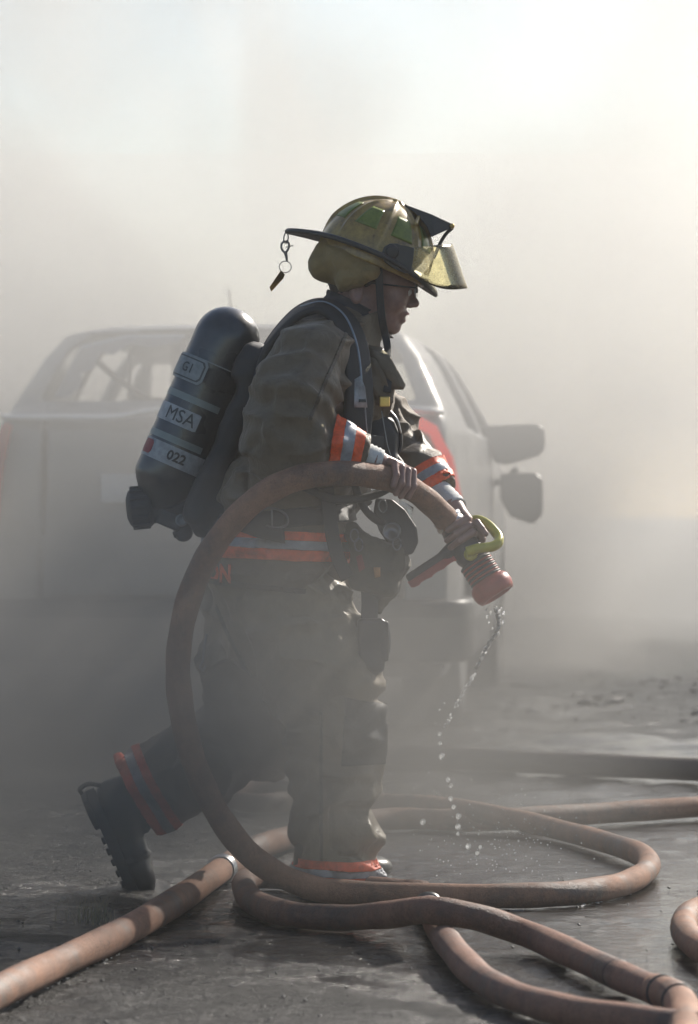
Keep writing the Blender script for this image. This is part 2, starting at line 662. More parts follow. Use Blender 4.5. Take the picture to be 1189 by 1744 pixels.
def mat_paint(name, c, rough=0.28):
    t = NT(name)
    n = t.noise(3.0, 6, 0.65); g = t.noise(35, 4, 0.7)
    soot = t.ramp(t.math('ADD', t.math('MULTIPLY', n, 0.7), t.math('MULTIPLY', g, 0.3)), [(0.42, (0, 0, 0)), (0.66, (1, 1, 1))])
    cc = t.mix(t.math('MULTIPLY', soot, 0.6), tuple(c), tuple(x * 0.45 for x in c))
    t.set(Base_Color=cc, Metallic=0.15)
    t.set(Roughness=t.math('ADD', t.math('MULTIPLY', soot, 0.25), rough))
    t.b.inputs['Coat Weight'].default_value = 0.15
    t.set(Normal=t.bump(t.noise(130, 2, 0.5), 0.12, 0.003))
    return t.m

def mat_glass(name, tint=(0.85, 0.9, 0.9), rough=0.05, alpha=0.35):
    t = NT(name)
    tr = t.node('ShaderNodeBsdfTransparent'); tr.inputs[0].default_value = col(tint)
    gl = t.node('ShaderNodeBsdfGlossy'); gl.inputs['Roughness'].default_value = rough
    gl.inputs['Color'].default_value = (0.9, 0.92, 0.92, 1)
    fr = t.node('ShaderNodeFresnel'); fr.inputs['IOR'].default_value = 1.5
    mx = t.node('ShaderNodeMixShader')
    n = t.noise(60, 4, 0.7)
    k = t.math('ADD', fr.outputs[0], t.math('MULTIPLY', n, alpha), clamp=True)
    t.link(k, mx.inputs[0]); t.link(tr.outputs[0], mx.inputs[1]); t.link(gl.outputs[0], mx.inputs[2])
    t.link(mx.outputs[0], t.out.inputs['Surface'])
    return t.m

def mat_volume(name, color, density, aniso, absorb=(0, 0, 0), noise=None, step=1.0):
    """noise: callable(NT) -> density socket"""
    t = NT(name)
    t.n.remove(t.b)
    v = t.node('ShaderNodeVolumePrincipled')
    v.inputs['Color'].default_value = col(color)
    v.inputs['Absorption Color'].default_value = col(absorb)
    v.inputs['Anisotropy'].default_value = aniso
    v.inputs['Density'].default_value = density
    if noise is not None:
        t.link(noise(t), v.inputs['Density'])
        t.m.cycles.homogeneous_volume = False
        t.m.cycles.volume_step_rate = step
    else:
        t.m.cycles.homogeneous_volume = True
    t.link(v.outputs[0], t.out.inputs['Volume'])
    return t.m

M = {}
M['ground'] = mat_ground()
M['hose'] = mat_hose('faded_red_hose', (0.27, 0.135, 0.080), 0.85)
M['hose_b'] = mat_hose('dirty_red_hose', (0.20, 0.098, 0.064), 0.9)
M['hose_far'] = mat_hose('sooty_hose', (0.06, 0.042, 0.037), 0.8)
M['paint'] = mat_paint('silver_car_paint', (0.25, 0.25, 0.245), 0.38)
M['black_rubber'] = plain('black_rubber', (0.022, 0.022, 0.023), 0.55, bump=0.25, scale=90)
M['black_plastic'] = plain('black_plastic', (0.02, 0.021, 0.024), 0.38, bump=0.08, scale=120)
M['charred'] = plain('charred_metal', (0.035, 0.03, 0.028), 0.7, var=0.5, scale=30, bump=0.5)
M['steel'] = plain('dull_steel', (0.42, 0.42, 0.42), 0.32, metal=1.0, scale=60)
M['glass'] = mat_glass('dusty_glass')
M['plate'] = plain('number_plate_white', (0.55, 0.56, 0.56), 0.45, scale=25)
def mat_red_lens():
    t = NT('red_lens')
    tr = t.node('ShaderNodeBsdfTranslucent'); tr.inputs[0].default_value = (0.85, 0.03, 0.015, 1)
    t.set(Base_Color=(0.55, 0.012, 0.008), Roughness=0.12)
    mx = t.node('ShaderNodeMixShader'); mx.inputs[0].default_value = 0.6
    t.link(t.b.outputs[0], mx.inputs[1]); t.link(tr.outputs[0], mx.inputs[2]); t.link(mx.outputs[0], t.out.inputs['Surface'])
    return t.m
M['red_lens'] = mat_red_lens()
M['sunglow_red_lens'] = mat_red_lens(); M['sunglow_red_lens'].name = 'sunglow_red_lens'
_b = M['sunglow_red_lens'].node_tree.nodes['Principled BSDF']
_b.inputs['Emission Color'].default_value = (1.0, 0.03, 0.02, 1); _b.inputs['Emission Strength'].default_value = 0.5   # weak glow added in place of sun shining through this lens

# ================================================================== the setting
GX, GY0, GY1 = 90.0, -15.0, 160.0
def make_ground():
    # one sheet, finely divided close to the camera so that the wet asphalt can heave a little
    xs = np.concatenate([np.linspace(-GX, -3, 16)[:-1], np.concatenate([np.linspace(-3, -1.4, 33)[:-1], np.linspace(-1.4, 1.4, 157), np.linspace(1.4, 3, 33)[1:]]), np.linspace(3, GX, 16)[1:]])
    ys = np.concatenate([np.linspace(GY0, 6, 10)[:-1], np.concatenate([np.linspace(6, 6.8, 9)[:-1], np.linspace(6.8, 13, 345), np.linspace(13, 22, 136)[1:]]), np.linspace(22, GY1, 30)[1:]])
    X, Y = np.meshgrid(xs, ys, indexing='ij')
    p = np.stack([X.ravel(), Y.ravel(), np.zeros(X.size)], 1).astype(np.float32)
    near = np.clip(1 - (np.abs(X.ravel()) - 2.5) / 0.5, 0, 1) * np.clip((Y.ravel() - 6) / 0.5, 0, 1) * np.clip((21.9 - Y.ravel()) / 3.0, 0, 1)
    p[:, 2] = near * ((fbm(p, 1.7, 3, 3) - 0.5) * 0.016 - 0.005)
    # wind-blown ripples in the run-off and the lumpy bare chippings between
    fine = np.clip((1.4 - np.abs(p[:, 0])) * 6, 0, 1) * np.clip((p[:, 1] - 6.8) * 4, 0, 1) * np.clip((13 - p[:, 1]) * 2, 0, 1)
    calm = np.clip(0.62 - 0.45 * p[:, 0] + 0.9 * (fbm(p, 2.3, 23, 2) - 0.5), 0.16, 1.0)
    far = np.clip((p[:, 1] - 12.5) * 2, 0, 1) * near
    p[:, 2] += far * 0.05 * (fbm(p, (4.5, 5.5, 1), 41, 3) - 0.5)
    p[:, 2] += fine * calm * 0.026 * (fbm(p + 0.04 * vnoise(p, 9, 29)[:, None], (13, 17, 1), 27, 3) - 0.5)
    n0, n1 = len(xs), len(ys)
    i, j = np.meshgrid(np.arange(n0 - 1), np.arange(n1 - 1), indexing='ij')
    a = (i * n1 + j).ravel()
    Q = np.stack([a, a + n1, a + n1 + 1, a + 1], 1)
    o = link('ground', mesh_np('ground', p, Q), M['ground'])
    tag(o, kind='structure')
    return o
make_ground()

# ---- air: even haze round everything, and the smoke of the fire in three masses
def vol_box(name, lo, hi, mat, label):
    c = [(a + b) / 2 for a, b in zip(lo, hi)]; hs = [(b - a) / 2 for a, b in zip(lo, hi)]
    o = link(name, box_mesh(name, c, XYZ, hs), mat, None, smooth=False)
    o.display_type = 'WIRE'
    tag(o, label, 'smoke' if name != 'haze' else 'haze', kind='stuff')
    return o

vol_box('haze', (-GX - 1, GY0 - 1, -1.0), (GX + 1, GY1 + 1, 13.0),
        mat_volume('haze_air', (0.86, 0.86, 0.85), 0.0022, 0.4), 'thin pale haze hanging over the whole fire ground')

def bank_density(t):
    sep = t.node('ShaderNodeSeparateXYZ'); t.link(t.pos(), sep.inputs[0])
    n = t.noise(1.0, 4, 0.55, t.mapv(scale=(0.62, 0.26, 0.5)), 0.9)
    d = t.math('ADD', 0.13, t.math('MULTIPLY', t.math('SUBTRACT', n, 0.455), 6.0, clamp=True))
    # fades towards the top and front faces of its box, heavier on the left where the fire is
    ztop = t.math('MULTIPLY', t.math('SUBTRACT', 11.5, sep.outputs[2]), 0.25, clamp=True)
    yf = t.math('MULTIPLY', t.math('SUBTRACT', sep.outputs[1], 19.0), 0.3, clamp=True)
    left = t.math('SUBTRACT', 0.66, t.math('MULTIPLY', sep.outputs[0], 0.05), clamp=True)
    lowz = t.math('MULTIPLY', t.math('ADD', 0.40, t.math('MULTIPLY', t.math('SUBTRACT', 2.6, sep.outputs[2]), 0.5, clamp=True)), left)
    d = t.math('MULTIPLY', t.math('MULTIPLY', d, ztop), t.math('MULTIPLY', yf, lowz))
    return t.math('MULTIPLY', d, 0.78)
vol_box('smoke_bank', (-14, 19, -0.2), (14, 31, 11.5),
        mat_volume('smoke_bank_air', (0.94, 0.92, 0.885), 0.2, 0.42, noise=bank_density, step=0.5), 'bright billowing smoke bank rising behind the burnt minivan')

def drift_density(t):
    sep = t.node('ShaderNodeSeparateXYZ'); t.link(t.pos(), sep.inputs[0])
    n = t.noise(0.55, 2, 0.5)
    d = t.math('MULTIPLY', t.math('SUBTRACT', n, 0.22), 1.7, clamp=True)
    zf = t.math('MULTIPLY', t.math('SUBTRACT', 2.7, sep.outputs[2]), 0.35, clamp=True)
    zl = t.math('MULTIPLY', t.math('SUBTRACT', 1.15, sep.outputs[2]), 1.8, clamp=True)
    zz = t.math('ADD', t.math('MULTIPLY', zf, 0.25), zl)
    ya = t.math('MULTIPLY', t.math('SUBTRACT', sep.outputs[1], 10.9), 0.8, clamp=True)
    left = t.math('SUBTRACT', 0.60, t.math('MULTIPLY', sep.outputs[0], 0.50), clamp=True)
    d = t.math('MULTIPLY', t.math('MULTIPLY', d, zz), t.math('MULTIPLY', ya, left))
    return t.math('MULTIPLY', d, 0.36)
vol_box('smoke_drift', (-6, 10.9, 0.06), (6, 18.9, 2.7),
        mat_volume('smoke_drift_air', (0.31, 0.302, 0.29), 0.1, 0.0, noise=drift_density, step=0.9), 'grey smoke drifting round the burnt minivan')

def steam_density(t):
    sep = t.node('ShaderNodeSeparateXYZ'); t.link(t.pos(), sep.inputs[0])
    n = t.noise(0.8, 1, 0.5)
    d = t.math('MULTIPLY', t.math('SUBTRACT', n, 0.15), 1.4, clamp=True)
    zb = t.math('MULTIPLY', t.math('SUBTRACT', sep.outputs[2], 0.65), 1.3, clamp=True)
    zt = t.math('MULTIPLY', t.math('SUBTRACT', 3.4, sep.outputs[2]), 0.6, clamp=True)
    ya = t.math('MULTIPLY', t.math('SUBTRACT', sep.outputs[1], 10.9), 0.7, clamp=True)
    yb = t.math('MULTIPLY', t.math('SUBTRACT', 19.4, sep.outputs[1]), 0.8, clamp=True)
    return t.math('MULTIPLY', t.math('MULTIPLY', t.math('MULTIPLY', d, ya), t.math('MULTIPLY', zb, zt)), t.math('MULTIPLY', yb, 0.34))
vol_box('steam', (-5, 10.9, 0.65), (5, 19.4, 3.4),
        mat_volume('steam_air', (0.88, 0.87, 0.85), 0.1, 0.42, noise=steam_density, step=1.1), 'pale sunlit steam hanging in front of the minivan')

def veil_density(t):
    sep = t.node('ShaderNodeSeparateXYZ'); t.link(t.pos(), sep.inputs[0])
    n = t.noise(1.3, 2, 0.5)
    d = t.math('MULTIPLY', t.math('SUBTRACT', n, 0.18), 1.6, clamp=True)
    zt = t.math('MULTIPLY', t.math('SUBTRACT', 1.10, sep.outputs[2]), 1.7, clamp=True)
    zb = t.math('MULTIPLY', t.math('SUBTRACT', sep.outputs[2], 0.02), 4.2, clamp=True)
    ya = t.math('MULTIPLY', t.math('SUBTRACT', sep.outputs[1], 8.5), 1.5, clamp=True)
    yb = t.math('MULTIPLY', t.math('SUBTRACT', 10.4, sep.outputs[1]), 2.0, clamp=True)
    xr = t.math('MULTIPLY', t.math('SUBTRACT', 0.9, sep.outputs[0]), 0.9, clamp=True)
    d = t.math('MULTIPLY', t.math('MULTIPLY', d, zt), t.math('MULTIPLY', ya, t.math('MULTIPLY', zb, t.math('MULTIPLY', xr, yb))))
    return t.math('MULTIPLY', d, 2.3)
vol_box('smoke_veil', (-2.2, 8.5, 0.02), (1.0, 10.4, 1.10),
        mat_volume('smoke_veil_air', (0.60, 0.575, 0.535), 0.1, 0.0, noise=veil_density, step=1.2), 'low grey smoke veil drifting across the legs of the firefighter')

# ================================================================== the burnt minivan
CAR_Y = 15.9
def make_car():
    yaw = R(5.2)
    org = W(374, 1255, CAR_Y); org.z = 0.0
    cs, sn = math.cos(-yaw), math.sin(-yaw)
    # car frame: x to its right, y forward from the tailgate, z up
    ex = Vector((cs, sn, 0)); ey = Vector((-sn, cs, 0)); ez = Vector((0, 0, 1))
    AX = (ex, ey, ez)
    def C(x, y, z): return org + ex * x + ey * y + ez * z
    root = empty('minivan', org)
    tag(root, 'silver burnt-out minivan seen from behind through grey smoke', 'minivan')
    side = [(0.02, 0.30), (0.0, 0.55), (0.03, 1.26), (0.10, 1.335), (0.20, 1.36), (0.52, 1.70), (0.75, 1.735), (1.6, 1.755), (2.5, 1.74), (3.0, 1.68),
            (3.85, 1.16), (4.7, 0.96), (4.95, 0.78), (4.98, 0.35), (4.6, 0.22), (0.3, 0.22)]
    rear = [(-0.90, 0.22), (-0.965, 0.45), (-0.98, 0.85), (-0.965, 1.12), (-0.945, 1.26), (-0.905, 1.36), (-0.80, 1.57), (-0.72, 1.675), (-0.55, 1.73), (0, 1.752)]
    rear = rear + [(-x, z) for (x, z) in rear[-2::-1]]
    plan = [(-0.80, 0.0), (-0.93, 0.06), (-0.985, 0.25), (-0.99, 1.5), (-0.985, 4.0), (-0.93, 4.6), (-0.75, 4.9), (0, 5.0)]
    plan = plan + [(-x, y) for (x, y) in plan[-2::-1]]
    def hull(q):
        x, y, z = q[:, 0], q[:, 1], q[:, 2]
        f = smax(s_poly(y, z, side), s_poly(x, z, rear), 0.05)
        return smax(f, s_poly(x, y, plan), 0.05)
    win_r = [(-0.79, 1.385), (-0.70, 1.60), (-0.60, 1.675), (0, 1.69), (0.60, 1.675), (0.70, 1.60), (0.79, 1.385)]
    win_f = [(-0.84, 1.12), (-0.71, 1.63), (0.71, 1.63), (0.84, 1.12)]
    sw1 = [(0.42, 1.38), (0.60, 1.62), (1.30, 1.66), (1.30, 1.30), (0.55, 1.30)]
    sw2 = [(1.42, 1.30), (1.42, 1.66), (2.35, 1.66), (2.35, 1.27)]
    sw3 = [(2.47, 1.27), (2.47, 1.65), (2.95, 1.62), (3.50, 1.26)]
    wheels = ((0.95, 0.335), (3.95, 0.335))
    Minv = np.array([A3(ex), A3(ey), A3(ez)], dtype=np.float32); o3 = A3(org)
    def fn(p):
        q = (p - o3) @ Minv.T
        x, y, z = q[:, 0], q[:, 1], q[:, 2]
        f = hull(q)
        shell = smax(f, -(f + 0.055), 0.01)
        shell = np.maximum(shell, -np.maximum(np.maximum(s_poly(x, z, win_r), y - 0.9), -(z - 1.2)))
        shell = np.maximum(shell, -np.maximum(s_poly(x, z, win_f), 2.8 - y))
        for sw in (sw1, sw2, sw3):
            shell = np.maximum(shell, -np.maximum(s_poly(y, z, sw), (0.5 - np.abs(x)) if sw is not sw1 else (0.5 + x)))
        for (wy, wz) in wheels:
            shell = np.maximum(shell, -np.maximum(np.hypot(y - wy, z - wz) - 0.40, 0.60 - np.abs(x)))
        # seams of the tailgate
        seam = np.abs(np.abs(x) - 0.745 + (z - 0.6) * 0.02) - 0.009
        seam = np.maximum(np.maximum(seam, np.abs(z - 0.97) - 0.42), y - 0.12)
        seam2 = np.maximum(np.maximum(np.abs(z - 0.56) - 0.009, np.abs(x) - 0.74), y - 0.12)
        shell = np.maximum(shell, -np.minimum(seam, seam2))
        # sill ledge under the rear glass and pressed panel for the plate
        plate = np.maximum(np.maximum(np.abs(z - 1.02) - 0.09, np.abs(x + 0.08) - 0.30), y - 0.035)
        shell = smax(shell, -plate, 0.02)
        return shell
    cor = [C(x, y, z) for x in (-1.1, 1.1) for y in (-0.1, 5.1) for z in (0.15, 1.85)]
    lo = [min(c[k] for c in cor) for k in range(3)]; hi = [max(c[k] for c in cor) for k in range(3)]
    body = sdf('body', fn, lo, hi, 0.018, M['paint'], root)
    # bumper
    bp = [C(-0.99, 0.35, 0.44), C(-0.97, 0.02, 0.44), C(-0.80, -0.075, 0.44), C(0, -0.10, 0.44), C(0.80, -0.075, 0.44), C(0.97, 0.02, 0.44), C(0.99, 0.35, 0.44)]
    path, _ = catmull(bp, None, 6)
    V, Fs = sweep(path, rrect(0.26, 0.09, 0.035, 3), up=Vector((0, 0, 1)))
    link('bumper', mesh_pd('bumper', V, Fs), M['black_plastic'], root)
    # wide moulding on the ledge below the rear glass, painted pale as if sunlit
    lp = [C(-0.90, 0.11, 1.318), C(-0.86, 0.06, 1.314), C(-0.72, 0.03, 1.312), C(-0.42, 0.02, 1.315), C(-0.30, 0.02, 1.337), C(0, 0.015, 1.35), C(0.72, 0.03, 1.345), C(0.85, 0.06, 1.34), C(0.89, 0.11, 1.335)]
    path, _ = catmull(lp, None, 6)
    V, Fs = sweep(path, rrect(0.026, 0.07, 0.012, 3), up=Vector((0, 0, 1)))
    link('ledge_moulding', mesh_pd('ledge_moulding', V, Fs), M['sunlit_pale_paint'], root)
    # tail lamps: an arched lens round the corner of the body
    for s in (-1, 1):
        outer = [(0.70, 1.30), (0.80, 1.305), (0.88, 1.27), (0.935, 1.15), (0.965, 0.98), (0.972, 0.88)]
        inner = [(0.952, 0.88), (0.944, 0.98), (0.915, 1.13), (0.862, 1.238), (0.80, 1.272), (0.70, 1.268)]
        if s < 0:   # the left lamp shows only its outer limb
            outer = [(0.885, 1.285), (0.90, 1.27), (0.92, 1.22), (0.94, 1.15), (0.965, 0.98), (0.972, 0.88)]
            inner = [(0.925, 0.88), (0.92, 0.98), (0.90, 1.13), (0.885, 1.20), (0.875, 1.25), (0.87, 1.28)]
        n = len(outer)
        V, Fs = [], []
        def yb(x):  # follow the rounded corner of the plan
            return 0.0 + max(0.0, (x - 0.78)) * 0.42 + max(0.0, x - 0.93) * 2.2
        for dy in (-0.035, 0.03):
            for (x, z) in outer:
                w_ = max(0.0, min(1.0, (x - 0.80) / 0.12))
                V.append(C(s * (x + 0.014 * w_), yb(x) + dy + (0.10 * w_ if dy > 0 else 0), z + 0.02 * (1 - w_)))
            for (x, z) in inner[::-1]: V.append(C(s * x, yb(x) + dy - (0.004 if dy < 0 else 0), z))
        for k in range(n - 1):
            Fs.append((k, k + 1, n + k + 1, n + k))
            Fs.append((2 * n + k, 3 * n + k, 3 * n + k + 1, 2 * n + k + 1))
            Fs.append((k, 2 * n + k, 2 * n + k + 1, k + 1))
            Fs.append((n + k, n + k + 1, 3 * n + k + 1, 3 * n + k))
        Fs.append((0, n, 3 * n, 2 * n)); Fs.append((n - 1, 3 * n - 1, 4 * n - 1, 2 * n - 1))
        bm = bmesh.new(); vs = [bm.verts.new(v) for v in V]
        for f in Fs: bm.faces.new([vs[i] for i in f])
        lamp = link('tail_lamp', bm_mesh('tail_lamp', bm), M['sunglow_red_lens'] if s > 0 else M['red_lens'], root, smooth=False)
        # grey housing panel inside the arch
        hp = [(0.70, 1.24), (0.775, 1.245), (0.857, 1.233), (0.910, 1.125), (0.940, 0.98), (0.947, 0.88), (0.72, 0.88)]
        if s > 0: prism('lamp_housing', [C(s * x, yb(x) - 0.02, z) for (x, z) in hp], ey * 0.04, M['grey_plastic'], lamp)
    prism('number_plate', [C(-0.49, 0.006, 0.96), C(-0.32, 0.006, 0.96), C(-0.32, 0.006, 1.08), C(-0.49, 0.006, 1.08)], ey * -0.012, M['plate'], root, bevel=0.003)
    # mirrors: two dark housings one above the other on the right-hand door, on a bracket; one pair on the left too
    for s in (1, -1):
        up = [(0.93, 1.325), (1.21, 1.335), (1.245, 1.31), (1.245, 1.21), (1.215, 1.18), (1.06, 1.135), (1.00, 1.15)]
        dn = [(1.03, 1.095), (1.20, 1.10), (1.235, 1.07), (1.235, 0.90), (1.19, 0.85), (1.08, 0.885), (1.03, 0.97)]
        for poly, y0 in ((up, 2.92), (dn, 2.92)):
            m = prism('mirror_housing', [C(s * x - 0.03 * s, y0, z) for (x, z) in poly], ey * 0.09, M['black_plastic'], root, bevel=0.012)
            prism('mirror_glass', [C(s * (1.13 + (x - 1.13) * 0.86) - 0.03 * s, y0 - 0.003, (sum(z for _, z in poly) / 7) + (z - sum(z for _, z in poly) / 7) * 0.82) for (x, z) in poly], ey * -0.003, M['mirror'], m)
        tube('mirror_bracket', [C(s * 0.94, 3.0, 1.05), C(s * 1.02, 2.98, 1.06), C(s * 1.08, 2.97, 1.12)], 0.018, M['black_plastic'], root, n=8)
    # wheels
    for (wy, wz) in wheels:
        for s in (-1, 1):
            a = C(s * 0.70, wy, wz); b = C(s * 0.945, wy, wz)
            w = lathe('wheel', [(0.0, 0.20), (0.0, 0.30), (0.03, 0.328), (0.10, 0.335), (0.17, 0.335), (0.225, 0.322), (0.245, 0.29), (0.24, 0.235), (0.21, 0.22)], a, b, M['black_rubber'], root, n=32)
            lathe('rim', [(0.20, 0.04), (0.20, 0.215), (0.235, 0.225), (0.245, 0.215), (0.225, 0.19), (0.215, 0.06), (0.235, 0.045), (0.235, 0.0)], a, b, M['steel'], w, n=24)
    # rear-quarter and door glass that survived on both flanks
    for s in (-1, 1):
        for sw in ((sw2, sw3) if s > 0 else (sw1,)):
            pts = []
            for (y, z) in sw:
                xx = 0.905 - max(0, z - 1.34) * 0.52 - 0.028
                cy_ = sum(a for a, _ in sw) / len(sw); cz_ = sum(b for _, b in sw) / len(sw)
                pts.append(C(s * xx, cy_ + (y - cy_) * 1.02, cz_ + (z - cz_) * 1.02))
            prism('side_glass', pts, ex * (-0.006 * s), M['milky_glass'], root)
    # jagged glass left in the rear opening
    random.seed(3)
    edge = [(-0.72, 1.40), (-0.64, 1.62), (-0.45, 1.665), (-0.2, 1.667)]
    def rg(x, z, dz=0.0): return C(x, 0.155 + (z - 1.36) * 0.94, z + dz)
    outline = [rg(x, z) for (x, z) in edge] + [rg(-0.22, 1.635), rg(-0.34, 1.615), rg(-0.43, 1.63), rg(-0.50, 1.58), rg(-0.545, 1.595), rg(-0.575, 1.52), rg(-0.62, 1.50), rg(-0.61, 1.45), rg(-0.66, 1.40)]
    prism('broken_rear_glass', outline, Vector((0, 0.005, 0.002)), M['glass'], root)
    # interior: floor, dashboard, steering wheel, burnt seat frames
    box('cabin_floor', C(0, 2.2, 0.40), (0.86, 1.9, 0.03), M['charred'], root, AX)
    dash = [C(-0.80, 3.15, 1.02), C(-0.80, 3.25, 1.12), C(-0.4, 3.24, 1.16), C(0, 3.25, 1.13), C(0.8, 3.25, 1.12), C(0.8, 3.15, 1.02), C(0.8, 3.2, 0.75), C(-0.8, 3.2, 0.75)]
    prism('dashboard', dash, ey * 0.35, M['charred'], root)
    sc_ = C(-0.40, 2.98, 1.27)
    tilt = (ey * -0.88 + ez * 0.47).normalized()
    u = ex; v = tilt.cross(u).normalized()
    ring = [sc_ + u * (0.19 * math.cos(a)) + v * (0.19 * math.sin(a)) for a in [2 * math.pi * k / 28 for k in range(29)]]
    sw = tube('steering_wheel', ring, 0.016, M['charred'], root, n=8, smooth_path=False)
    for a in (0.2, math.pi - 0.2, -math.pi / 2):
        tube('spoke', [sc_, sc_ + u * (0.19 * math.cos(a)) + v * (0.19 * math.sin(a))], 0.014, M['charred'], sw, n=6, smooth_path=False)
    lathe('hub', [(0, 0.02), (0.0, 0.06), (0.04, 0.05), (0.35, 0.03)], sc_, sc_ - tilt * 0.4 - ez * 0.1, M['charred'], sw, n=12)
    def seat(x, y, lean=0.18, full=True, zt=1.30):
        fr = [C(x - 0.2, y, 0.75), C(x - 0.21, y - lean * 0.7, zt - 0.1), C(x - 0.15, y - lean, zt), C(x + 0.15, y - lean, zt), C(x + 0.21, y - lean * 0.7, zt - 0.1), C(x + 0.2, y, 0.75)]
        st = tube('seat_frame', fr, 0.03, M['charred'], root, n=8, sub=5)
        if full:
            def bf(p):
                q = (p - o3) @ Minv.T
                f = s_box(q, (x, y - lean * 0.45, (zt + 0.72) / 2), (0.21, 0.06, (zt - 0.78) / 2), 0.05)
                return wrap(f, p, lambda r: 0.05 * (fbm(r, 14, 4, 3) - 0.5), 0.1)
            c0 = C(x, y, 1.0)
            sdf('seat_pad', bf, [c0.x - 0.35, c0.y - 0.45, 0.6], [c0.x + 0.35, c0.y + 0.4, 1.45], 0.02, M['charred'], st)
        return st
    seat(-0.42, 2.55, zt=1.33); seat(0.42, 2.55, zt=1.28)
    seat(-0.45, 1.25, zt=1.37, lean=0.1); seat(0.35, 1.25, zt=1.36, lean=0.1)
    # head-restraint post, hanging wiring, fallen strut seen through the rear opening
    tube('fallen_strut', [C(-0.66, 0.75, 1.60), C(-0.55, 0.8, 1.50), C(-0.36, 0.9, 1.36)], 0.014, M['charred'], root, n=6)
    tube('hanging_wire', [C(-0.50, 0.9, 1.64), C(-0.505, 0.9, 1.5), C(-0.51, 0.9, 1.33)], 0.008, M['charred'], root, n=6)
    for (x, zz) in ((-0.30, 1.50), (-0.17, 1.47)):
        def lump(p, x=x, zz=zz):
            f = smin(s_cap(p, C(x, 1.0, 1.68), C(x - 0.01, 1.0, zz), 0.03, 0.028), s_ell(p, C(x, 1.0, zz - 0.03), (0.035, 0.03, 0.05)), 0.03)
            return wrap(f, p, lambda r: 0.03 * (fbm(r, 30, 9, 3) - 0.5), 0.1)
        c0 = C(x, 1.0, zz)
        sdf('melted_trim', lump, [c0.x - 0.1, c0.y - 0.1, zz - 0.15], [c0.x + 0.1, c0.y + 0.1, 1.74], 0.01, M['charred'], root)
    def heap(p):
        q = (p - o3) @ Minv.T
        f = s_ell(q, (-0.25, 0.95, 1.30), (0.20, 0.12, 0.12))
        f = smin(f, s_ell(q, (-0.55, 0.9, 1.28), (0.16, 0.12, 0.10)), 0.05)
        f = smin(f, s_cap(q, (-0.24, 0.92, 1.3), (-0.24, 0.92, 1.43), 0.035, 0.03), 0.02)
        return wrap(f, p, lambda r: 0.07 * (fbm(r, 16, 2, 3) - 0.5), 0.1)
    c0 = C(-0.4, 0.95, 1.3)
    sdf('burnt_seat_remains', heap, [c0.x - 0.5, c0.y - 0.3, 1.1], [c0.x + 0.5, c0.y + 0.3, 1.52], 0.014, M['charred'], root)
    # roof aerial
    tube('aerial', [C(-0.03, 0.62, 1.72), C(-0.03, 0.62, 1.79), C(-0.035, 0.60, 1.87)], [0.007, 0.005, 0.003], M['black_plastic'], root, n=8)
    return root
M['milky_glass'] = mat_glass('soot_filmed_glass', (0.55, 0.57, 0.57), 0.12, 1.0)
M['dark_metal'] = plain('dark_coupling_metal', (0.12, 0.12, 0.12), 0.4, metal=0.8)
M['sunlit_pale_paint'] = mat_paint('sunlit_moulding', (0.72, 0.72, 0.70), 0.3)
M['grey_plastic'] = plain('grey_lamp_housing', (0.22, 0.21, 0.21), 0.35, scale=30)
t_ = NT('mirror_silver'); t_.set(Base_Color=(0.10, 0.10, 0.10), Metallic=0.0, Roughness=0.25); M['mirror'] = t_.m
make_car()

# ================================================================== hoses on the ground and in the hands
HR = 0.0305
def hose(name, pts, r, mat, label, group='fire hoses'):
    path, rr = catmull(pts, r, 14)
    # the canvas jacket is never quite round: slow swelling along its length
    out = []
    for i in range(len(path)):
        out.append(rr[i] * (1 + 0.025 * math.sin(i * 0.37) + 0.02 * math.sin(i * 0.13 + 1)))
    V, Fs = sweep(path, circle(1.0, 24), scale=out)
    root = empty(name, (pts[0][0], pts[0][1], 0.0)) if False else None
    o = link(name, mesh_pd(name, V, Fs), mat, None)
    tag(o, label, 'hose', group)
    return o, path

def ring_on(name, path, i, w, r, mat, parent, ridges=0):
    a = path[i]; d = (path[min(i + 1, len(path) - 1)] - path[max(i - 1, 0)]).normalized()
    prof = [(-w / 2, r * 0.9), (-w / 2, r), (-w / 2 + 0.004, r * 1.04)]
    for k in range(ridges):
        t = -w / 2 + 0.008 + (w - 0.016) * k / max(ridges - 1, 1)
        prof += [(t, r * 1.04), (t + 0.002, r * 1.10), (t + 0.005, r * 1.10), (t + 0.007, r * 1.04)]
    prof += [(w / 2 - 0.004, r * 1.04), (w / 2, r), (w / 2, r * 0.9)]
    prof.sort(key=lambda q: q[0])
    return lathe(name, prof, a, a + d, mat, parent, n=28)

D0 = FIG
main_pts = [P(768, 893, -0.10), P(745, 868, -0.135), P(715, 842, -0.18), P(680, 822, -0.226), P(640, 811, -0.272), P(590, 806, -0.325), P(540, 808, -0.355),
            P(490, 820, -0.37), P(440, 848, -0.37), P(395, 890, -0.365), P(355, 945, -0.36), P(325, 1010, -0.355), P(308, 1080, -0.352), P(303, 1140, -0.35),
            P(308, 1200, -0.36), P(322, 1270, -0.37), P(345, 1335, -0.38), P(380, 1400, -0.375), P(425, 1455, -0.36), P(480, 1492, -0.33),
            G(540, 1514, 0.04), G(600, 1521, 0.031), G(700, 1525, 0.031), G(850, 1526, 0.031), G(960, 1522, 0.031), G(1040, 1511, 0.031),
            G(1088, 1493, 0.031), G(1105, 1474, 0.031), G(1092, 1456, 0.031), G(1040, 1437, 0.031), G(960, 1415, 0.031), G(880, 1396, 0.04), G(800, 1381, 0.06),
            G(720, 1371, 0.035), G(620, 1366, 0.031), G(520, 1364, 0.031), G(440, 1368, 0.031), G(398, 1361, 0.031), G(392, 1348, 0.031), G(430, 1338, 0.031), G(520, 1333, 0.031), G(590, 1332, 0.031)]
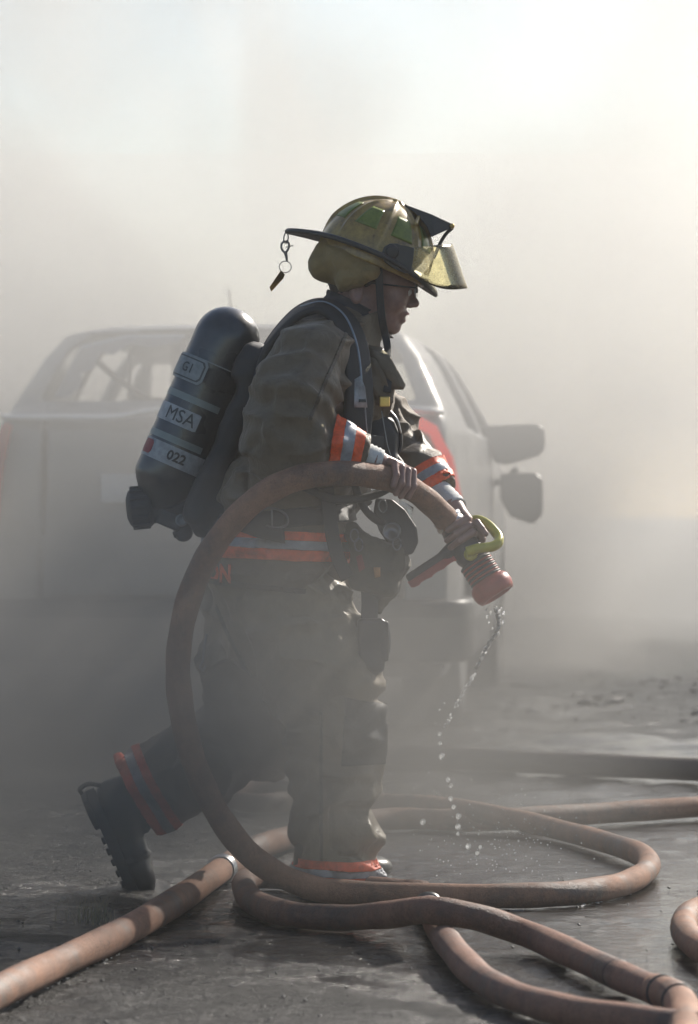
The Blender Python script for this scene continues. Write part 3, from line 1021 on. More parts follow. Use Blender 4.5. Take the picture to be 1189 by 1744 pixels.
main_hose, main_path = hose('fire_hose', main_pts, HR, M['hose'], 'faded red fire hose looping up from the ground to the nozzle', None)
u_pts = [G(725, 1522, 0.029), G(680, 1518, 0.031), G(600, 1510, 0.031), G(520, 1499, 0.031), G(455, 1492, 0.031), G(422, 1499, 0.031), G(418, 1518, 0.031), G(440, 1540, 0.031), G(500, 1558, 0.031),
         G(580, 1563, 0.033), G(660, 1558, 0.055), G(740, 1551, 0.090), G(815, 1563, 0.075), G(890, 1588, 0.040), G(980, 1627, 0.031), G(1070, 1668, 0.031), G(1126, 1690, 0.031)]
b_hose, b_path = hose('fire_hose', u_pts, HR, M['hose_b'], 'dark red hose bent in a U by the standing boot, slanting right to an elbow')
c_pts = [G(728, 1541, 0.031), G(738, 1562, 0.031), G(752, 1590, 0.031), G(768, 1612, 0.031), G(797, 1646, 0.031), G(840, 1680, 0.031), G(910, 1708, 0.031), G(1000, 1728, 0.031), G(1110, 1742, 0.031), G(1260, 1760, 0.031)]
c_hose, c_path = hose('fire_hose', c_pts, HR, M['hose_b'], 'short curved red hose in the foreground passing under another hose')
ring_on('end_coupling', c_path, 3, 0.045, HR * 1.08, M['dark_metal'], c_hose, ridges=3)
for k in (len(b_path) - 18,):
    ring_on('jacket_seam', b_path, k, 0.012, HR * 1.01, M['black_rubber'], b_hose)
# the elbow at its end turns towards the camera
e_pts = [G(1118, 1686, 0.031), G(1148, 1697, 0.034), G(1163, 1716, 0.034), G(1168, 1745, 0.033), G(1166, 1800, 0.031)]
path, rr = catmull(e_pts, [HR * 1.06] * 5, 8)
V, Fs = sweep(path, circle(1.0, 24), scale=rr)
el = link('elbow', mesh_pd('elbow', V, Fs), M['hose'], b_hose)
ring_on('clamp', path, 3, 0.010, HR * 1.12, M['black_rubber'], el)
ring_on('clamp', path, 12, 0.010, HR * 1.12, M['black_rubber'], el)
l_pts = [G(-130, 1765, 0.033), G(0, 1688, 0.033), G(100, 1640, 0.033), G(200, 1593, 0.033), G(300, 1535, 0.033), G(388, 1474, 0.034), G(430, 1447, 0.034), G(500, 1424, 0.033), G(580, 1405, 0.032), G(680, 1394, 0.032), G(800, 1397, 0.032), G(900, 1393, 0.032), G(1040, 1384, 0.032), G(1189, 1374, 0.032), G(1330, 1366, 0.032)]
l_hose, l_path = hose('fire_hose', l_pts, 0.033, M['hose'], 'straight sunlit red hose entering at the lower left, banded by two shadows')
ci = 5 * 14 - 2
ring_on('coupling', l_path, ci, 0.05, 0.036, M['steel'], l_hose, ridges=3)
r_pts = [G(1330, 1520, 0.031), G(1240, 1538, 0.031), G(1190, 1549, 0.031), G(1168, 1566, 0.031), G(1168, 1590, 0.031), G(1192, 1614, 0.031), G(1250, 1640, 0.031), G(1340, 1672, 0.031)]
hose('fire_hose', r_pts, HR, M['hose'], 'bend of sunlit red hose cut off by the right edge')
f_pts = [G(200, 1262, 0.045), G(480, 1272, 0.045), G(660, 1284, 0.045), G(860, 1296, 0.045), G(1030, 1304, 0.045), G(1189, 1311, 0.045), G(1340, 1318, 0.045)]
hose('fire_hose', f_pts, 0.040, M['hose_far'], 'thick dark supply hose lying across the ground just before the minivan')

# ================================================================== materials of the firefighter
def mat_turnout(name, c, wet=0.35):
    t = NT(name)
    n = t.noise(7, 5, 0.65); g = t.noise(38, 5, 0.7)
    v = t.math('ADD', t.math('MULTIPLY', n, 0.6), t.math('MULTIPLY', g, 0.4))
    cc = t.ramp(v, [(0.3, tuple(x * 0.35 for x in c)), (0.48, tuple(x * 0.8 for x in c)), (0.7, c)])
    t.set(Base_Color=cc)
    wetm = t.ramp(t.noise(5.0, 4, 0.6), [(0.45, (0, 0, 0)), (0.65, (1, 1, 1))])
    t.set(Roughness=t.math('SUBTRACT', 0.72, t.math('MULTIPLY', wetm, wet)))
    w1 = t.noise(1.0, 2, 0.5, t.mapv(scale=(900, 900, 260)))
    w2 = t.noise(1.0, 2, 0.5, t.mapv(scale=(260, 260, 900)))
    cr = t.noise(24, 4, 0.6, dist=1.2)
    b = t.bump(cr, 0.35, 0.012)
    t.set(Normal=t.bump(t.math('ADD', w1, w2), 0.22, 0.002, b))
    t.b.inputs['Sheen Weight'].default_value = 0.15
    return t.m
M['turnout'] = mat_turnout('tan_turnout_cloth', (0.155, 0.115, 0.072))
M['trouser'] = mat_turnout('tan_trouser_cloth', (0.25, 0.195, 0.12), 0.45)
def mat_stripe(name, c, rough=0.5):
    t = NT(name)
    n = t.noise(45, 5, 0.7)
    t.set(Base_Color=t.ramp(n, [(0.3, tuple(x * 0.6 for x in c)), (0.6, c)]), Roughness=rough)
    t.set(Normal=t.bump(t.noise(500, 2, 0.5), 0.15, 0.002))
    return t.m
M['orange'] = mat_stripe('orange_trim', (0.95, 0.13, 0.035))
M['silver_trim'] = mat_stripe('silver_trim', (0.36, 0.37, 0.40), 0.38)
M['patch'] = plain('black_knee_patch', (0.028, 0.028, 0.03), 0.6, bump=0.4, scale=120)
M['boot'] = plain('black_boot_rubber', (0.02, 0.019, 0.018), 0.36, bump=0.3, scale=60)
def mat_skin():
    t = NT('skin')
    n = t.noise(30, 4, 0.6)
    t.set(Base_Color=t.ramp(n, [(0.3, (0.19, 0.105, 0.088)), (0.7, (0.31, 0.175, 0.14))]), Roughness=0.42)
    t.b.inputs['Subsurface Weight'].default_value = 0.12
    t.b.inputs['Subsurface Radius'].default_value = (0.012, 0.004, 0.002)
    t.b.inputs['Subsurface Scale'].default_value = 0.6
    t.set(Normal=t.bump(t.noise(220, 3, 0.6), 0.15, 0.002))
    return t.m
M['skin'] = mat_skin()
M['lip'] = plain('lips', (0.40, 0.14, 0.12), 0.35)
M['white_knit'] = plain('white_knit', (0.55, 0.55, 0.53), 0.75, bump=0.4, scale=300)
M['hair'] = plain('dark_hair', (0.035, 0.025, 0.018), 0.5, bump=0.6, scale=250)
M['hood'] = plain('charcoal_hood', (0.035, 0.034, 0.04), 0.8, bump=0.3, scale=300)
M['eye'] = plain('eye_white', (0.6, 0.58, 0.55), 0.2)
M['webbing'] = plain('black_webbing', (0.017, 0.018, 0.021), 0.6, bump=0.4, scale=500)
M['carbon'] = plain('dark_composite', (0.030, 0.033, 0.037), 0.3, var=0.35, scale=55, bump=0.10, coat=0.5)

person = empty('person', P(560, 1529, -0.05))
person.location.z = 0
tag(person, 'firefighter in tan turnout gear striding right while carrying a looped hose', 'person')

# ------------------------------------------------------------------ jacket
YA = (0, 1, 0)
def limb(p, pts, rad, k=0.03, flats=None):
    f = None
    for i in range(len(pts) - 1):
        g = s_cap(p, pts[i], pts[i + 1], rad[i], rad[i + 1], flats)
        f = g if f is None else smin(f, g, k)
    return f

R_SH, R_EL, R_FA, R_WR = P(530, 618, -0.195), P(480, 744, -0.27), P(572, 762, -0.258), P(630, 779, -0.245)
L_SH, L_EL, L_FA, L_WR = P(565, 618, 0.19), P(652, 738, 0.20), P(715, 805, 0.07), P(752, 846, 0.0)

def creases(q, a, b, c, amp, freq, seed, reach=0.13):
    """bundles of folds radiating from the inside of a bent joint"""
    c = A3(c); ax = A3(b) - A3(a); ax = ax / np.linalg.norm(ax)
    t = (q - c) @ ax
    w = np.exp(-(np.linalg.norm(q - c, axis=1) / reach) ** 2)
    ph = 5.0 * vnoise(q, 9, seed)
    return amp * w * np.sin(freq * t + ph)

def jacket_core(p):
    f = s_cap(p, P(473, 985), P(482, 880), 0.176, 0.164, (YA, 1.18))
    f = smin(f, s_cap(p, P(486, 880), P(572, 665), 0.164, 0.142, (YA, 1.38)), 0.07)
    f = smin(f, s_cap(p, P(540, 622, -0.14), P(550, 622, 0.14), 0.088, 0.088), 0.07)
    f = smin(f, s_cap(p, P(556, 615), P(584, 560), 0.115, 0.075, (YA, 1.15)), 0.05)
    return f
def r_sleeve(p):
    f = limb(p, (R_SH, P(500, 690, -0.25), R_EL), (0.098, 0.094, 0.086), 0.04)
    return smin(f, limb(p, (R_EL, P(520, 764, -0.28), R_FA, R_WR), (0.082, 0.068, 0.054, 0.043), 0.03), 0.03)
def l_sleeve(p):
    f = limb(p, (L_SH, L_EL), (0.095, 0.075), 0.03)
    return smin(f, limb(p, (L_EL, L_FA, L_WR), (0.07, 0.05, 0.044), 0.03), 0.03)

HEM_C, HEM_N = P(475, 1004), Vector((-0.10, 0, -0.995))
def jacket_fn(p):
    f = smin(jacket_core(p), smin(r_sleeve(p), l_sleeve(p), 0.01), 0.035)
    def disp(q):
        # long soft folds hanging in the body, compression folds at elbow, waist and shoulder
        d = 0.030 * (ridged(q, (7, 7, 3.2), 11) - 0.5) * np.clip((1.05 - q[:, 2]) * 3 + 0.6, 0.35, 1)
        d += 0.018 * (ridged(q + 0.3, (13, 13, 8), 5) - 0.55)
        d += 0.006 * (fbm(q, 34, 8, 2) - 0.5)
        wq = q + 0.05 * (np.stack([vnoise(q, 6, 101), vnoise(q, 6, 102), vnoise(q, 6, 103)], 1) - 0.5)
        d += 0.016 * ridged(wq, (8, 8, 13), 104) ** 4 - 0.012 * ridged(wq + 0.4, (10, 10, 7), 105) ** 5
        d += creases(q, R_SH, R_EL, P(535, 715, -0.27), 0.013, 105, 2, 0.10)
        d += creases(q, R_EL, R_WR, P(545, 745, -0.28), 0.012, 120, 3, 0.07)
        d += creases(q, R_SH, R_EL, P(500, 640, -0.25), 0.008, 75, 6, 0.10)
        d += creases(q, L_EL, L_WR, P(685, 770, 0.09), 0.006, 120, 4, 0.05)
        # gathered under the belt
        wz = np.exp(-((q[:, 2] - 0.955) / 0.05) ** 2)
        d -= 0.016 * wz
        d += 0.008 * np.exp(-((q[:, 2] - 0.90) / 0.07) ** 2) * np.sin(38 * q[:, 0] + 45 * q[:, 1] + 3 * vnoise(q, 8, 9))
        return d
    def calm(q):   # the trim keeps the cloth flat
        w = np.clip(np.linalg.norm(q - A3(P(593, 767, -0.275)), axis=1) / 0.09 - 0.2, 0.25, 1)
        return w * np.clip(np.linalg.norm(q - A3(P(724, 820, 0.045)), axis=1) / 0.09 - 0.2, 0.2, 1)
    f = wrap(f, p, lambda q: disp(q) * calm(q), 0.06)
    # hem, sleeve ends: open, with a turned edge
    for (c, n, inner) in ((HEM_C, HEM_N, 0.012), (P(622, 777, -0.25), A3(R_WR - R_FA), 0.007), (P(748, 841, 0.01), A3(L_WR - L_FA), 0.007)):
        pl = s_plane(p, c, n)
        loc = np.linalg.norm(p - A3(c), axis=1) - (0.45 if inner > 0.01 else 0.085)
        cut = np.maximum(pl, loc)
        f = np.where(loc < 0, np.maximum(f, pl), f)
        cav = np.maximum(np.maximum(f + inner, -(pl + 0.03)), loc)
        f = np.maximum(f, -cav)
    return f
jl = P(330, 1035, -0.42); jh = P(775, 500, 0.36)
jacket = sdf('jacket', jacket_fn, (jl.x, FIG - 0.40, jl.z), (jh.x, FIG + 0.34, jh.z), 0.0058, M['turnout'], person)

def axis_band(name, src, c, n, t0, t1, mat, off, rad):
    c = Vector(c); n = Vector(n).normalized()
    return band(name, src, [(c + n * t1, n), (c + n * t0, -n)], mat, src, off, keep=lambda m: ((m - c) - n * (m - c).dot(n)).length < rad)

# sleeve trim (near arm, far arm), hem trim
ra = (R_WR - R_FA).normalized()
ra = Vector((0.985, 0, -0.17))
cR = P(593, 767, -0.275)
for (a, b, m) in ((-0.042, -0.017, 'orange'), (-0.0165, 0.010, 'silver_trim'), (0.0105, 0.035, 'orange')):
    axis_band('sleeve_stripe', jacket, cR, ra, a, b, M[m], 0.0045, 0.082)
la = Vector((0.50, -0.2, -0.80))
cL = P(724, 820, 0.045)
for (a, b, m) in ((-0.034, -0.014, 'orange'), (-0.0135, 0.010, 'silver_trim'), (0.0105, 0.031, 'orange')):
    axis_band('sleeve_stripe', jacket, cL, la, a, b, M[m], 0.0045, 0.075)
hn = Vector((-0.045, 0, -1)).normalized()
def hem_row(y): return P(470, y)
for (y0, y1, m) in ((903, 917, 'orange'), (917.6, 932, 'silver_trim'), (932.6, 951, 'orange')):
    band('hem_stripe', jacket, [(hem_row(y1), hn), (hem_row(y0), -hn)], M[m], jacket, 0.003, keep=lambda m_: True)

from mathutils.bvhtree import BVHTree
def bvh_of(o):
    me = o.data
    return BVHTree.FromPolygons([v.co.copy() for v in me.vertices], [tuple(p.vertices) for p in me.polygons])
jb = bvh_of(jacket)
# the end of the name lettered on the coat tail
tm = text_mesh('letters', 'TON', 0.052, 0.0022)
bm = bmesh.new(); bm.from_mesh(tm)
bmesh.ops.triangulate(bm, faces=bm.faces)
bmesh.ops.subdivide_edges(bm, edges=[e for e in bm.edges if e.calc_length() > 0.006], cuts=2)
for v in bm.verts:
    x, y = v.co.x * 0.78, v.co.y * 1.12
    tgt = P(368, 974) + Vector((x, 0, y - 0.06 * x))
    hit = jb.ray_cast(Vector((tgt.x, FIG - 0.6, tgt.z)), Vector((0, 1, 0)))
    yy = hit[0].y if hit[0] is not None else FIG - 0.15
    v.co = Vector((tgt.x, yy - 0.004, tgt.z))
bmesh.ops.solidify(bm, geom=list(bm.faces), thickness=0.002)
link('name_letters', bm_mesh('name_letters', bm), M['orange'], jacket, smooth=False)

# standing collar and the two open storm flaps
def collar_fn(p):
    f = s_cap(p, P(578, 600), P(596, 512), 0.112, 0.100, (YA, 1.0))
    f = wrap(f, p, lambda q: 0.012 * (ridged(q, (16, 16, 9), 21) - 0.5), 0.05)
    f = np.maximum(f, -(f + 0.012))
    f = np.maximum(f, s_plane(p, P(590, 552), (-0.36, 0, 0.93)))
    f = np.maximum(f, s_plane(p, P(575, 600), (0.1, 0, -1)))
    # open at the throat
    return np.maximum(f, -s_box(p, P(690, 545), (0.09, 0.05, 0.09), 0.02))
cl = P(470, 640); ch = P(700, 480)
collar = sdf('collar', collar_fn, (cl.x, FIG - 0.16, cl.z), (ch.x, FIG + 0.16, ch.z), 0.0042, M['turnout'], jacket)
def flap(name, outline, d, bulge, mat, parent, th=0.009):
    bm = bmesh.new()
    pts = [P(x, y, d) for (x, y) in outline]
    vs = [bm.verts.new(q) for q in pts]
    bm.faces.new(vs)
    bmesh.ops.triangulate(bm, faces=bm.faces)
    bmesh.ops.subdivide_edges(bm, edges=list(bm.edges), cuts=3, use_grid_fill=True)
    c = sum(pts, Vector()) / len(pts)
    rmax = max((q - c).length for q in pts)
    for v in bm.verts:
        r = (v.co - c).length / rmax
        v.co.y += -bulge * (1 - r * r) + 0.006 * math.sin(90 * v.co.x + 60 * v.co.z)
    bmesh.ops.solidify(bm, geom=list(bm.faces), thickness=th)
    return link(name, bm_mesh(name, bm), mat, parent)
flap('storm_flap', [(628, 588), (648, 592), (664, 606), (678, 632), (691, 656), (687, 664), (668, 664), (654, 646), (640, 636), (626, 616)], -0.105, 0.02, M['turnout'], jacket)
flap('storm_flap', [(612, 600), (640, 612), (656, 640), (664, 668), (660, 690), (640, 676), (622, 650), (610, 624)], -0.118, 0.02, M['turnout'], jacket)

# ------------------------------------------------------------------ trousers
N_HIP, N_TH, N_KN, N_SH, N_CU = P(508, 1055, -0.085), P(542, 1148, -0.105), P(573, 1232, -0.12), P(570, 1330, -0.12), P(571, 1515, -0.12)
F_HIP, F_KN, F_CA, F_CU = P(448, 1055, 0.09), P(446, 1248, 0.10), P(335, 1303, 0.105), P(215, 1366, 0.105)
NC_C, NC_N = P(571, 1499, -0.12), Vector((0, 0, -1))
FC_C, FC_N = P(233, 1360, 0.105), Vector((-0.88, 0, -0.475))
def trouser_fn(p):
    f = s_cap(p, P(472, 985), P(482, 1060), 0.158, 0.15, (YA, 1.15))
    near = limb(p, (N_HIP, N_TH, N_KN, N_SH, N_CU), (0.14, 0.130, 0.103, 0.097, 0.104), 0.04)
    far = limb(p, (F_HIP, F_KN), (0.142, 0.104), 0.04)
    far = smin(far, limb(p, (F_KN, F_CA, F_CU), (0.10, 0.098, 0.094), 0.03), 0.03)
    far = smin(far, s_box(p, P(378, 1148, 0.06), (0.042, 0.07, 0.065), 0.02), 0.015)
    f = smin(f, smin(near, far, 0.015), 0.05)
    def disp(q):
        d = 0.024 * (ridged(q, (8, 8, 4), 31) - 0.5)
        d += 0.014 * (ridged(q + 0.7, (14, 14, 10), 35) - 0.55)
        d += 0.006 * (fbm(q, 34, 38, 2) - 0.5)
        wq = q + 0.05 * (np.stack([vnoise(q, 6, 111), vnoise(q, 6, 112), vnoise(q, 6, 113)], 1) - 0.5)
        d += 0.018 * ridged(wq, (8, 8, 11), 114) ** 4 - 0.014 * ridged(wq + 0.4, (10, 10, 7), 115) ** 5
        d += creases(q, N_HIP, N_KN, P(610, 1190, -0.15), 0.012, 100, 12, 0.10)
        d += creases(q, N_KN, N_CU, P(530, 1270, -0.12), 0.012, 90, 13, 0.11)
        d += creases(q, N_KN, N_CU, P(590, 1430, -0.13), 0.018, 62, 14, 0.12)
        d += creases(q, F_KN, F_CU, P(400, 1240, 0.1), 0.014, 85, 15, 0.12)
        return d
    f = wrap(f, p, disp, 0.06)
    for (c, n, loc_r) in ((NC_C, NC_N, 0.2), (FC_C, FC_N, 0.2)):
        pl = s_plane(p, c, n)
        loc = np.linalg.norm(p - A3(c), axis=1) - loc_r
        f = np.where(loc < 0, np.maximum(f, pl), f)
        cav = np.maximum(np.maximum(f + 0.010, -(pl + 0.04)), loc)
        f = np.maximum(f, -cav)
    return np.maximum(f, s_plane(p, P(470, 960), (0, 0, 1)))
tl = P(180, 1520, 0.2); th_ = P(660, 955, -0.3)
trousers = sdf('trousers', trouser_fn, (tl.x, FIG - 0.30, 0.0), (th_.x, FIG + 0.30, th_.z), 0.0062, M['trouser'], person)
nn = Vector((0.06, 0, -1)).normalized()
def near_only(m): return m.y < FIG + 0.0 and m.x > P(480, 1400).x
for (y0, y1, m, tl_) in ((1460, 1475, 'orange', 0.05), (1475.5, 1487, 'silver_trim', 0.05), (1487.5, 1497, 'orange', 0.04)):
    n_ = Vector((-tl_, 0, -1)).normalized()
    band('cuff_stripe', trousers, [(P(571, y1, -0.12), n_), (P(571, y0, -0.12), -n_)], M[m], trousers, 0.0035, keep=lambda m_: m_.z < 0.25 and m_.x > P(480, 1400).x)
for (t0, t1, m) in ((-0.070, -0.048, 'orange'), (-0.0475, -0.024, 'silver_trim'), (-0.0235, -0.001, 'orange')):
    n_ = FC_N.normalized()
    band('cuff_stripe', trousers, [(FC_C + n_ * t1, n_), (FC_C + n_ * t0, -n_)], M[m], trousers, 0.0035, keep=lambda m_: m_.x < P(330, 1360).x)
band('knee_patch', trousers, [(P(570, 1300, -0.12), Vector((0, 0, -1))), (P(570, 1178, -0.12), Vector((0.25, 0, 1)).normalized()), (P(585, 1240, -0.12), Vector((-1, 0.0, 0.06)).normalized())],
     M['patch'], trousers, 0.004, keep=lambda m_: m_.y < FIG - 0.0)
M['binding'] = mat_turnout('dark_cloth_binding', (0.085, 0.065, 0.043), 0.2)
band('hem_binding', jacket, [(HEM_C + HEM_N * -0.002, HEM_N), (HEM_C + HEM_N * -0.014, -HEM_N)], M['binding'], jacket, 0.0025)
sn_ = (P(440, 1173) - P(376, 1046)); sn_ = Vector((-sn_.z, 0, sn_.x)).normalized()
band('side_seam', trousers, [(P(408, 1110) + sn_ * 0.004, sn_), (P(408, 1110) - sn_ * 0.004, -sn_)], M['binding'], trousers, 0.003, keep=lambda m_: m_.y < FIG - 0.03 and P(0, 1200).z < m_.z < P(0, 1030).z)
band('side_seam', trousers, [(P(548, 1300, -0.12) + Vector((0.004, 0, 0)), Vector((1, 0, 0.0))), (P(548, 1300, -0.12) - Vector((0.004, 0, 0)), Vector((-1, 0, 0)))], M['binding'], trousers, 0.003, keep=lambda m_: m_.y < FIG - 0.12 and P(0, 1455).z < m_.z < P(0, 1200).z)
band('armhole_seam', jacket, [(P(560, 640, -0.2) + Vector((0.004, 0, 0)), Vector((0.92, 0, -0.38))), (P(560, 640, -0.2) - Vector((0.004, 0, 0)), Vector((-0.92, 0, 0.38)))], M['binding'], jacket, 0.003, keep=lambda m_: m_.y < FIG - 0.16 and P(0, 720).z < m_.z < P(0, 560).z)
# strap and ring hanging at the back of the far thigh
tube('pull_loop', [P(352, 1080, -0.02), P(347, 1110, -0.03), P(345, 1128, -0.03), P(341, 1136, -0.03), P(346, 1142, -0.03), P(350, 1134, -0.03)], 0.0035, M['silver_trim'], trousers, n=6)

# ------------------------------------------------------------------ boots
def make_boot(org, fwd, up, shaft):
    fwd = Vector(fwd).normalized(); up = Vector(up).normalized()
    lat = up.cross(fwd).normalized(); org = Vector(org)
    Mx = np.array([A3(fwd), A3(lat), A3(up)], dtype=np.float32); o3 = A3(org)
    def fn(p):
        q = (p - o3) @ Mx.T
        f = s_cap(q, (0.055, 0, 0.072), (0.19, 0, 0.048), 0.054, 0.036)
        f = smin(f, s_ell(q, (0.225, 0, 0.047), (0.072, 0.052, 0.034)), 0.03)
        f = smin(f, s_cap(q, (0.068, 0, 0.10), shaft, 0.060, 0.072), 0.03)
        f = smin(f, s_cap(q, (0.02, 0, 0.06), (0.03, 0, 0.11), 0.030, 0.030), 0.03)
        def disp(r):
            rq = (r - o3) @ Mx.T
            d = 0.008 * np.exp(-((rq[:, 0] - 0.14) / 0.05) ** 2 - ((rq[:, 2] - 0.12) / 0.06) ** 2) * np.sin(130 * rq[:, 2] + 40 * rq[:, 0])
            return d + 0.006 * (fbm(r, 20, 51, 3) - 0.5) + 0.004 * (np.abs(rq[:, 0] - 0.20) < 0.006)
        f = wrap(f, p, disp, 0.04)
        return np.maximum(f, 0.022 - q[:, 2])
    cs_ = [org + fwd * a + lat * b + up * c for a in (-0.06, 0.33) for b in (-0.1, 0.1) for c in (-0.02, 0.30)]
    lo = [min(c[k] for c in cs_) for k in range(3)]; hi = [max(c[k] for c in cs_) for k in range(3)]
    b = sdf('boot', fn, lo, hi, 0.005, M['boot'], person)
    ol = []
    for k in range(28):
        a = 2 * math.pi * k / 28
        x = 0.148 + 0.156 * math.cos(a); w = 0.047 + 0.010 * math.cos(a - 0.2) - 0.010 * math.exp(-((x - 0.12) / 0.05) ** 2)
        ol.append(org + fwd * x + lat * (w * math.sin(a)))
    s = prism('sole', ol, up * 0.026, M['black_rubber'], b, bevel=0.003)
    hl = [org + fwd * (0.045 + 0.05 * math.cos(2 * math.pi * k / 14)) + lat * (0.043 * math.sin(2 * math.pi * k / 14)) for k in range(14)]
    prism('heel', hl, up * -0.014, M['black_rubber'], b, bevel=0.002)
    for k in range(6):
        c = org + fwd * (0.125 + 0.030 * k) - up * 0.004
        link('tread_bar', box_mesh('tread_bar', c, (fwd, lat, up), (0.009, 0.040, 0.004), 0.002), M['black_rubber'], b, smooth=False)
    # pull loop at the back of the shaft
    return b
bo = P(514, 1529, -0.19); bo.z = 0.016
make_boot(bo, (0.72, 0.69, 0), (0, 0, 1), (0.075, 0, 0.20))
bf = P(147, 1352, 0.105)
far_boot = make_boot(bf, (0.40, 0.0, -0.917), (0.917, 0, 0.40), (0.06, 0, 0.19))
tube('pull_strap', [P(172, 1338, 0.08), P(150, 1335, 0.08), P(136, 1345, 0.09), P(140, 1352, 0.10)], 0.006, M['boot'], far_boot, n=8)

# ------------------------------------------------------------------ head, neck and hands: the one body mesh
def head_fn(p):
    k = 0.016
    f = s_ell(p, P(628, 462), (0.100, 0.076, 0.100))
    f = smin(f, s_cap(p, P(664, 488), P(652, 532), 0.060, 0.049, (YA, 1.08)), 0.03)
    f = smin(f, s_cap(p, P(697, 486, -0.030), P(697, 486, 0.030), 0.011, 0.011), k)
    for s in (-1, 1):
        f = smin(f, s_cap(p, P(611, 523, s * 0.050), P(660, 553, s * 0.020), 0.020, 0.018), 0.022)
        f = smin(f, s_ell(p, P(673, 512, s * 0.040), (0.026, 0.022, 0.026)), 0.02)
    f = smin(f, s_ell(p, P(668.5, 557), (0.021, 0.024, 0.0185)), 0.012)
    f = smin(f, s_ell(p, P(679, 536), (0.020, 0.026, 0.022)), 0.012)
    # sockets
    for s in (-1, 1):
        f = smax(f, -s_ell(p, P(705, 497, s * 0.031), (0.014, 0.016, 0.010)), 0.008)
        f = smin(f, s_ell(p, P(692, 497, s * 0.031), (0.0125, 0.0125, 0.0125)), 0.002)
    f = smin(f, s_cap(p, P(700, 490), P(705.5, 516), 0.0075, 0.0105), 0.010)
    f = smin(f, s_ell(p, P(707, 517), (0.0105, 0.011, 0.0095)), 0.005)
    for s in (-1, 1):
        f = smin(f, s_ell(p, P(699, 519.5, s * 0.011), (0.0105, 0.008, 0.008)), 0.006)
    # lips with the mouth a little open
    f = smin(f, s_ell(p, P(688.5, 534), (0.0125, 0.021, 0.0060)), 0.005)
    f = smin(f, s_ell(p, P(683.5, 546.5), (0.0110, 0.019, 0.0062)), 0.005)
    f = smax(f, -s_cap(p, P(694, 540, -0.02), P(694, 540, 0.02), 0.0042, 0.0042), 0.003)
    # ear
    for s in (-1, 1):
        e = s_ell(p, P(607, 497, s * 0.079), (0.018, 0.009, 0.030))
        e = smax(e, -s_ell(p, P(609, 497, s * 0.090), (0.010, 0.009, 0.020)), 0.005)
        f = smin(f, e, 0.006)
    f = smin(f, s_cap(p, P(585, 580), P(612, 515), 0.064, 0.056), 0.03)
    return f
hl_, hh_ = P(540, 610), P(730, 380)
VH, QH = nets(head_fn, (hl_.x, FIG - 0.12, hl_.z), (hh_.x, FIG + 0.12, hh_.z), 0.0027)

def perp_frame(ax, hint):
    ax = Vector(ax).normalized()
    e1 = (Vector(hint) - ax * Vector(hint).dot(ax)).normalized()
    return ax, e1, ax.cross(e1).normalized()

# right hand over the hose
RC = P(672, 819.8, -0.235)
r_ax, r_up, _ = perp_frame(P(690, 828, -0.213) - P(655, 814, -0.255), (0, 0, 1))
r_nr = Vector((0, -1, 0)); r_nr = (r_nr - r_ax * r_nr.dot(r_ax)).normalized()
def ringpt(c, u, n, ang, r): return c + u * (r * math.sin(ang)) + n * (r * math.cos(ang))
R_WRIST = P(638, 784, -0.248)
def r_hand(p):
    f = None
    knuck = []
    for i in range(4):
        off = (-0.030 + 0.0195 * i)
        c = RC + r_ax * off
        rr = 0.0405
        len_ = (0.92, 1.0, 0.97, 0.80)[3 - i]
        a0, a1, a2, a3 = R(112), R(112 - 62 * len_), R(112 - 112 * len_), R(112 - 160 * len_)
        pts = [ringpt(c, r_up, r_nr, a0, rr + 0.003), ringpt(c, r_up, r_nr, a1, rr + 0.007), ringpt(c, r_up, r_nr, a2, rr + 0.002), ringpt(c, r_up, r_nr, a3, rr - 0.001)]
        knuck.append(pts[0])
        g = limb(p, pts, (0.0105, 0.0096, 0.0088, 0.0076), 0.002)
        f = g if f is None else smin(f, g, 0.0012)
    pm = None
    for kp in knuck:
        g = s_cap(p, R_WRIST + r_up * 0.0, kp, 0.021, 0.0115)
        pm = g if pm is None else smin(pm, g, 0.008)
    f = smin(f, pm, 0.003)
    th = [R_WRIST, ringpt(RC + r_ax * -0.02, r_up, r_nr, R(140), 0.046), ringpt(RC + r_ax * 0.012, r_up, r_nr, R(178), 0.042), ringpt(RC + r_ax * 0.03, r_up, r_nr, R(205), 0.040)]
    f = smin(f, limb(p, th, (0.02, 0.014, 0.0115, 0.009), 0.004), 0.006)
    return smin(f, s_cap(p, P(600, 775, -0.26), R_WRIST, 0.030, 0.024), 0.02)
b0 = P(595, 880); b1 = P(715, 745)
VR, QR = nets(r_hand, (b0.x, FIG - 0.32, b0.z), (b1.x, FIG - 0.12, b1.z), 0.0021)

